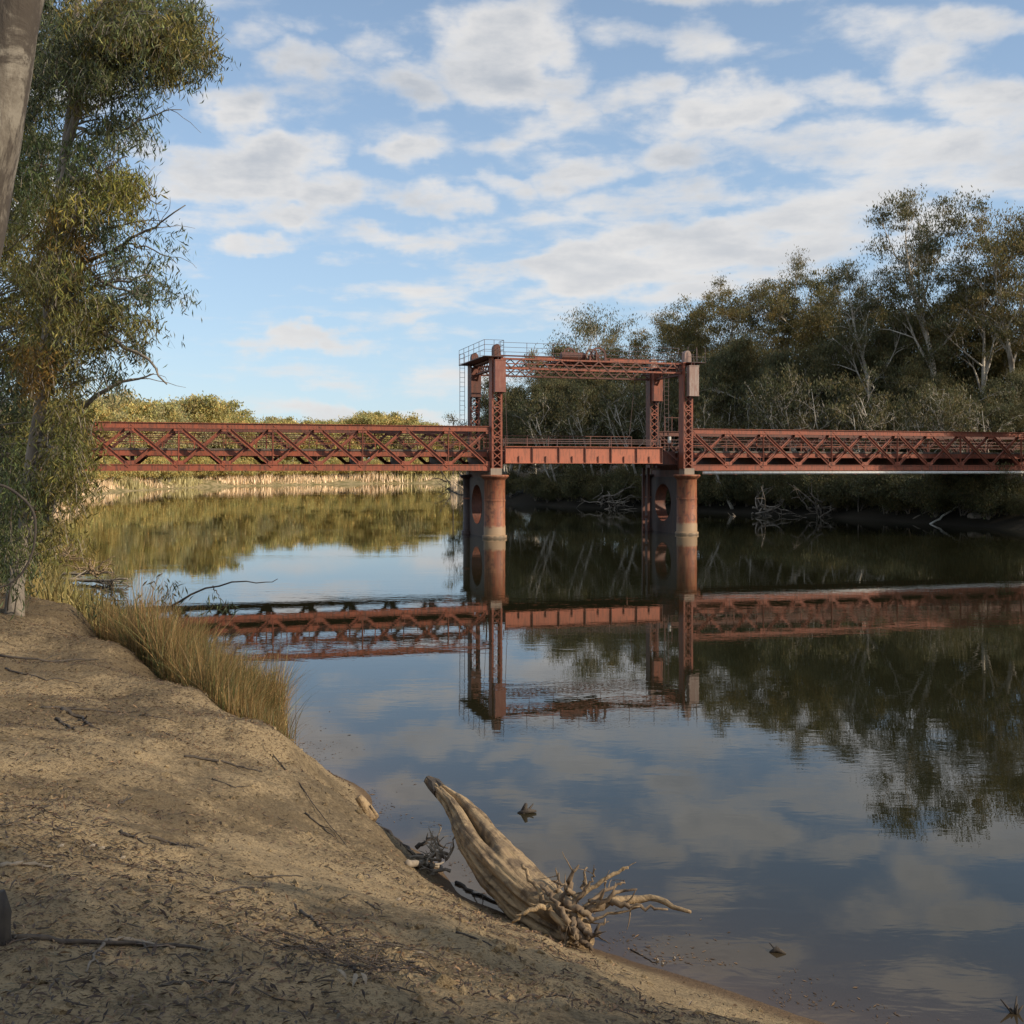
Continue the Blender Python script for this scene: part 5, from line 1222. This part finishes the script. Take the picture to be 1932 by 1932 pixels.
for _ in range(1100):
    y = 3.4 + 18 * rg.random() ** 1.3; x = rg.uniform(-.54 * y - .4, min(2.5, .3 * y)); 
    if rg.random() < .33: x, y = _p1.x + rg.standard_normal() * .24, _p1.y + rg.standard_normal() * .34
    elif rg.random() < .2: x, y = _p2.x + rg.standard_normal() * .6, _p2.y + rg.standard_normal() * .5
    z = gz(x, y)
    if z < .14: continue
    a = rg.uniform(0, 6.28); L = rg.gamma(2.2, .03) + .03; q = np.array([[x, y, 0], [x + math.cos(a) * L / 2, y + math.sin(a) * L / 2, 0], [x + math.cos(a + .25) * L, y + math.sin(a + .25) * L, 0]])
    q[:, 2] = height(q[:, 0], q[:, 1]) + .008 + rg.random(3) * .02; b.tube(q, [.004, .0035, .0015], 4, cap=False)
o = b.obj('twig_litter', M['bark_dark']); tag(o, 'small dark twigs lying in the litter on the bank', 'twigs', kind='stuff')

# leaves and scum drifting against the bank
rng = np.random.default_rng(55); n = 5000
t = rng.random(n); Lp = np.array(LEFT[4:15], float); k = (t * (len(Lp) - 1)).astype(int); f = (t * (len(Lp) - 1) - k)[:, None]
q = Lp[k] * (1 - f) + Lp[k + 1] * f; X = q[:, 0] + rng.exponential(.28, n); Y = q[:, 1] + rng.exponential(.22, n)
Z = height(X, Y); m_ = (Z < -.004) & (fbm(X, Y, 3, 1.4) > -.02); X, Y = X[m_], Y[m_]; n = len(X)
az = rng.uniform(0, 6.28, n); L = rng.gamma(2, .012, n) + .008; Wd = L * rng.uniform(.15, .5, n); ca, sa = np.cos(az), np.sin(az); Zc = np.full(n, .004)
V = np.stack([np.stack([X - ca*L/2, Y - sa*L/2, Zc], 1), np.stack([X + sa*Wd/2, Y - ca*Wd/2, Zc], 1), np.stack([X + ca*L/2, Y + sa*L/2, Zc + .002], 1), np.stack([X - sa*Wd/2, Y + ca*Wd/2, Zc], 1)], 1).reshape(-1, 3)
T = np.array([(.5, .45, .4), (.9, .8, .6), (.3, .28, .25)])[rng.integers(0, 3, n)]
o = link('floating_leaves', np_mesh('floating_leaves', V, np.arange(n)[:, None] * 4 + np.array([0, 1, 2, 3]), None, M['litter'], False, np.repeat(T, 4, 0)))
tag(o, 'fallen leaves and bark flakes drifting along the water edge', 'leaves', kind='stuff')

# crumbled clods of earth, thickest along the cut lip
rng = np.random.default_rng(61); n = 9000; Y = 3.6 + 18 * rng.random(n) ** 1.2; X = rng.uniform(-.53, .32, n) * Y
lipx = np.interp(Y, [10.5, 11.57, 13.1, 14.9, 16.3, 18.8, 22], [-.2, -1.29, -2.2, -3.1, -4.76, -6.8, -9]); near_lip = np.exp(-((X - lipx + .15) / .45) ** 2)
k = rng.random(n) < .30 + .7 * near_lip; X, Y = X[k], Y[k]; Z = height(X, Y); k = Z > .05; X, Y, Z = X[k], Y[k], Z[k]; n = len(X)
base = np.array([(1,0,0),(.5,.87,0),(-.5,.87,0),(-1,0,0),(-.5,-.87,0),(.5,-.87,0),(.45,.1,.6),(-.2,.5,.65),(-.3,-.4,.55)])
tri = np.array([(0,1,6),(1,7,6),(1,2,7),(2,3,7),(3,8,7),(3,4,8),(4,5,8),(5,6,8),(5,0,6),(6,7,8)])
sz = rng.gamma(2.0, .0065, n) + .005; V = base[None] * (1 + .35 * rng.standard_normal((n, 9, 1))) * sz[:, None, None]
a = rng.uniform(0, 6.28, n); ca, sa = np.cos(a)[:, None], np.sin(a)[:, None]
V = np.stack([V[..., 0] * ca - V[..., 1] * sa + X[:, None], V[..., 0] * sa + V[..., 1] * ca + Y[:, None], V[..., 2] + Z[:, None] - .002], -1).reshape(-1, 3)
o = link('earth_clods', np_mesh('earth_clods', V, None, (np.arange(n)[:, None, None] * 9 + tri[None]).reshape(-1, 3), ground.data.materials[0]))
tag(o, 'small crumbled clods of sandy earth along the eroded lip and over the bank', 'clods', kind='stuff')
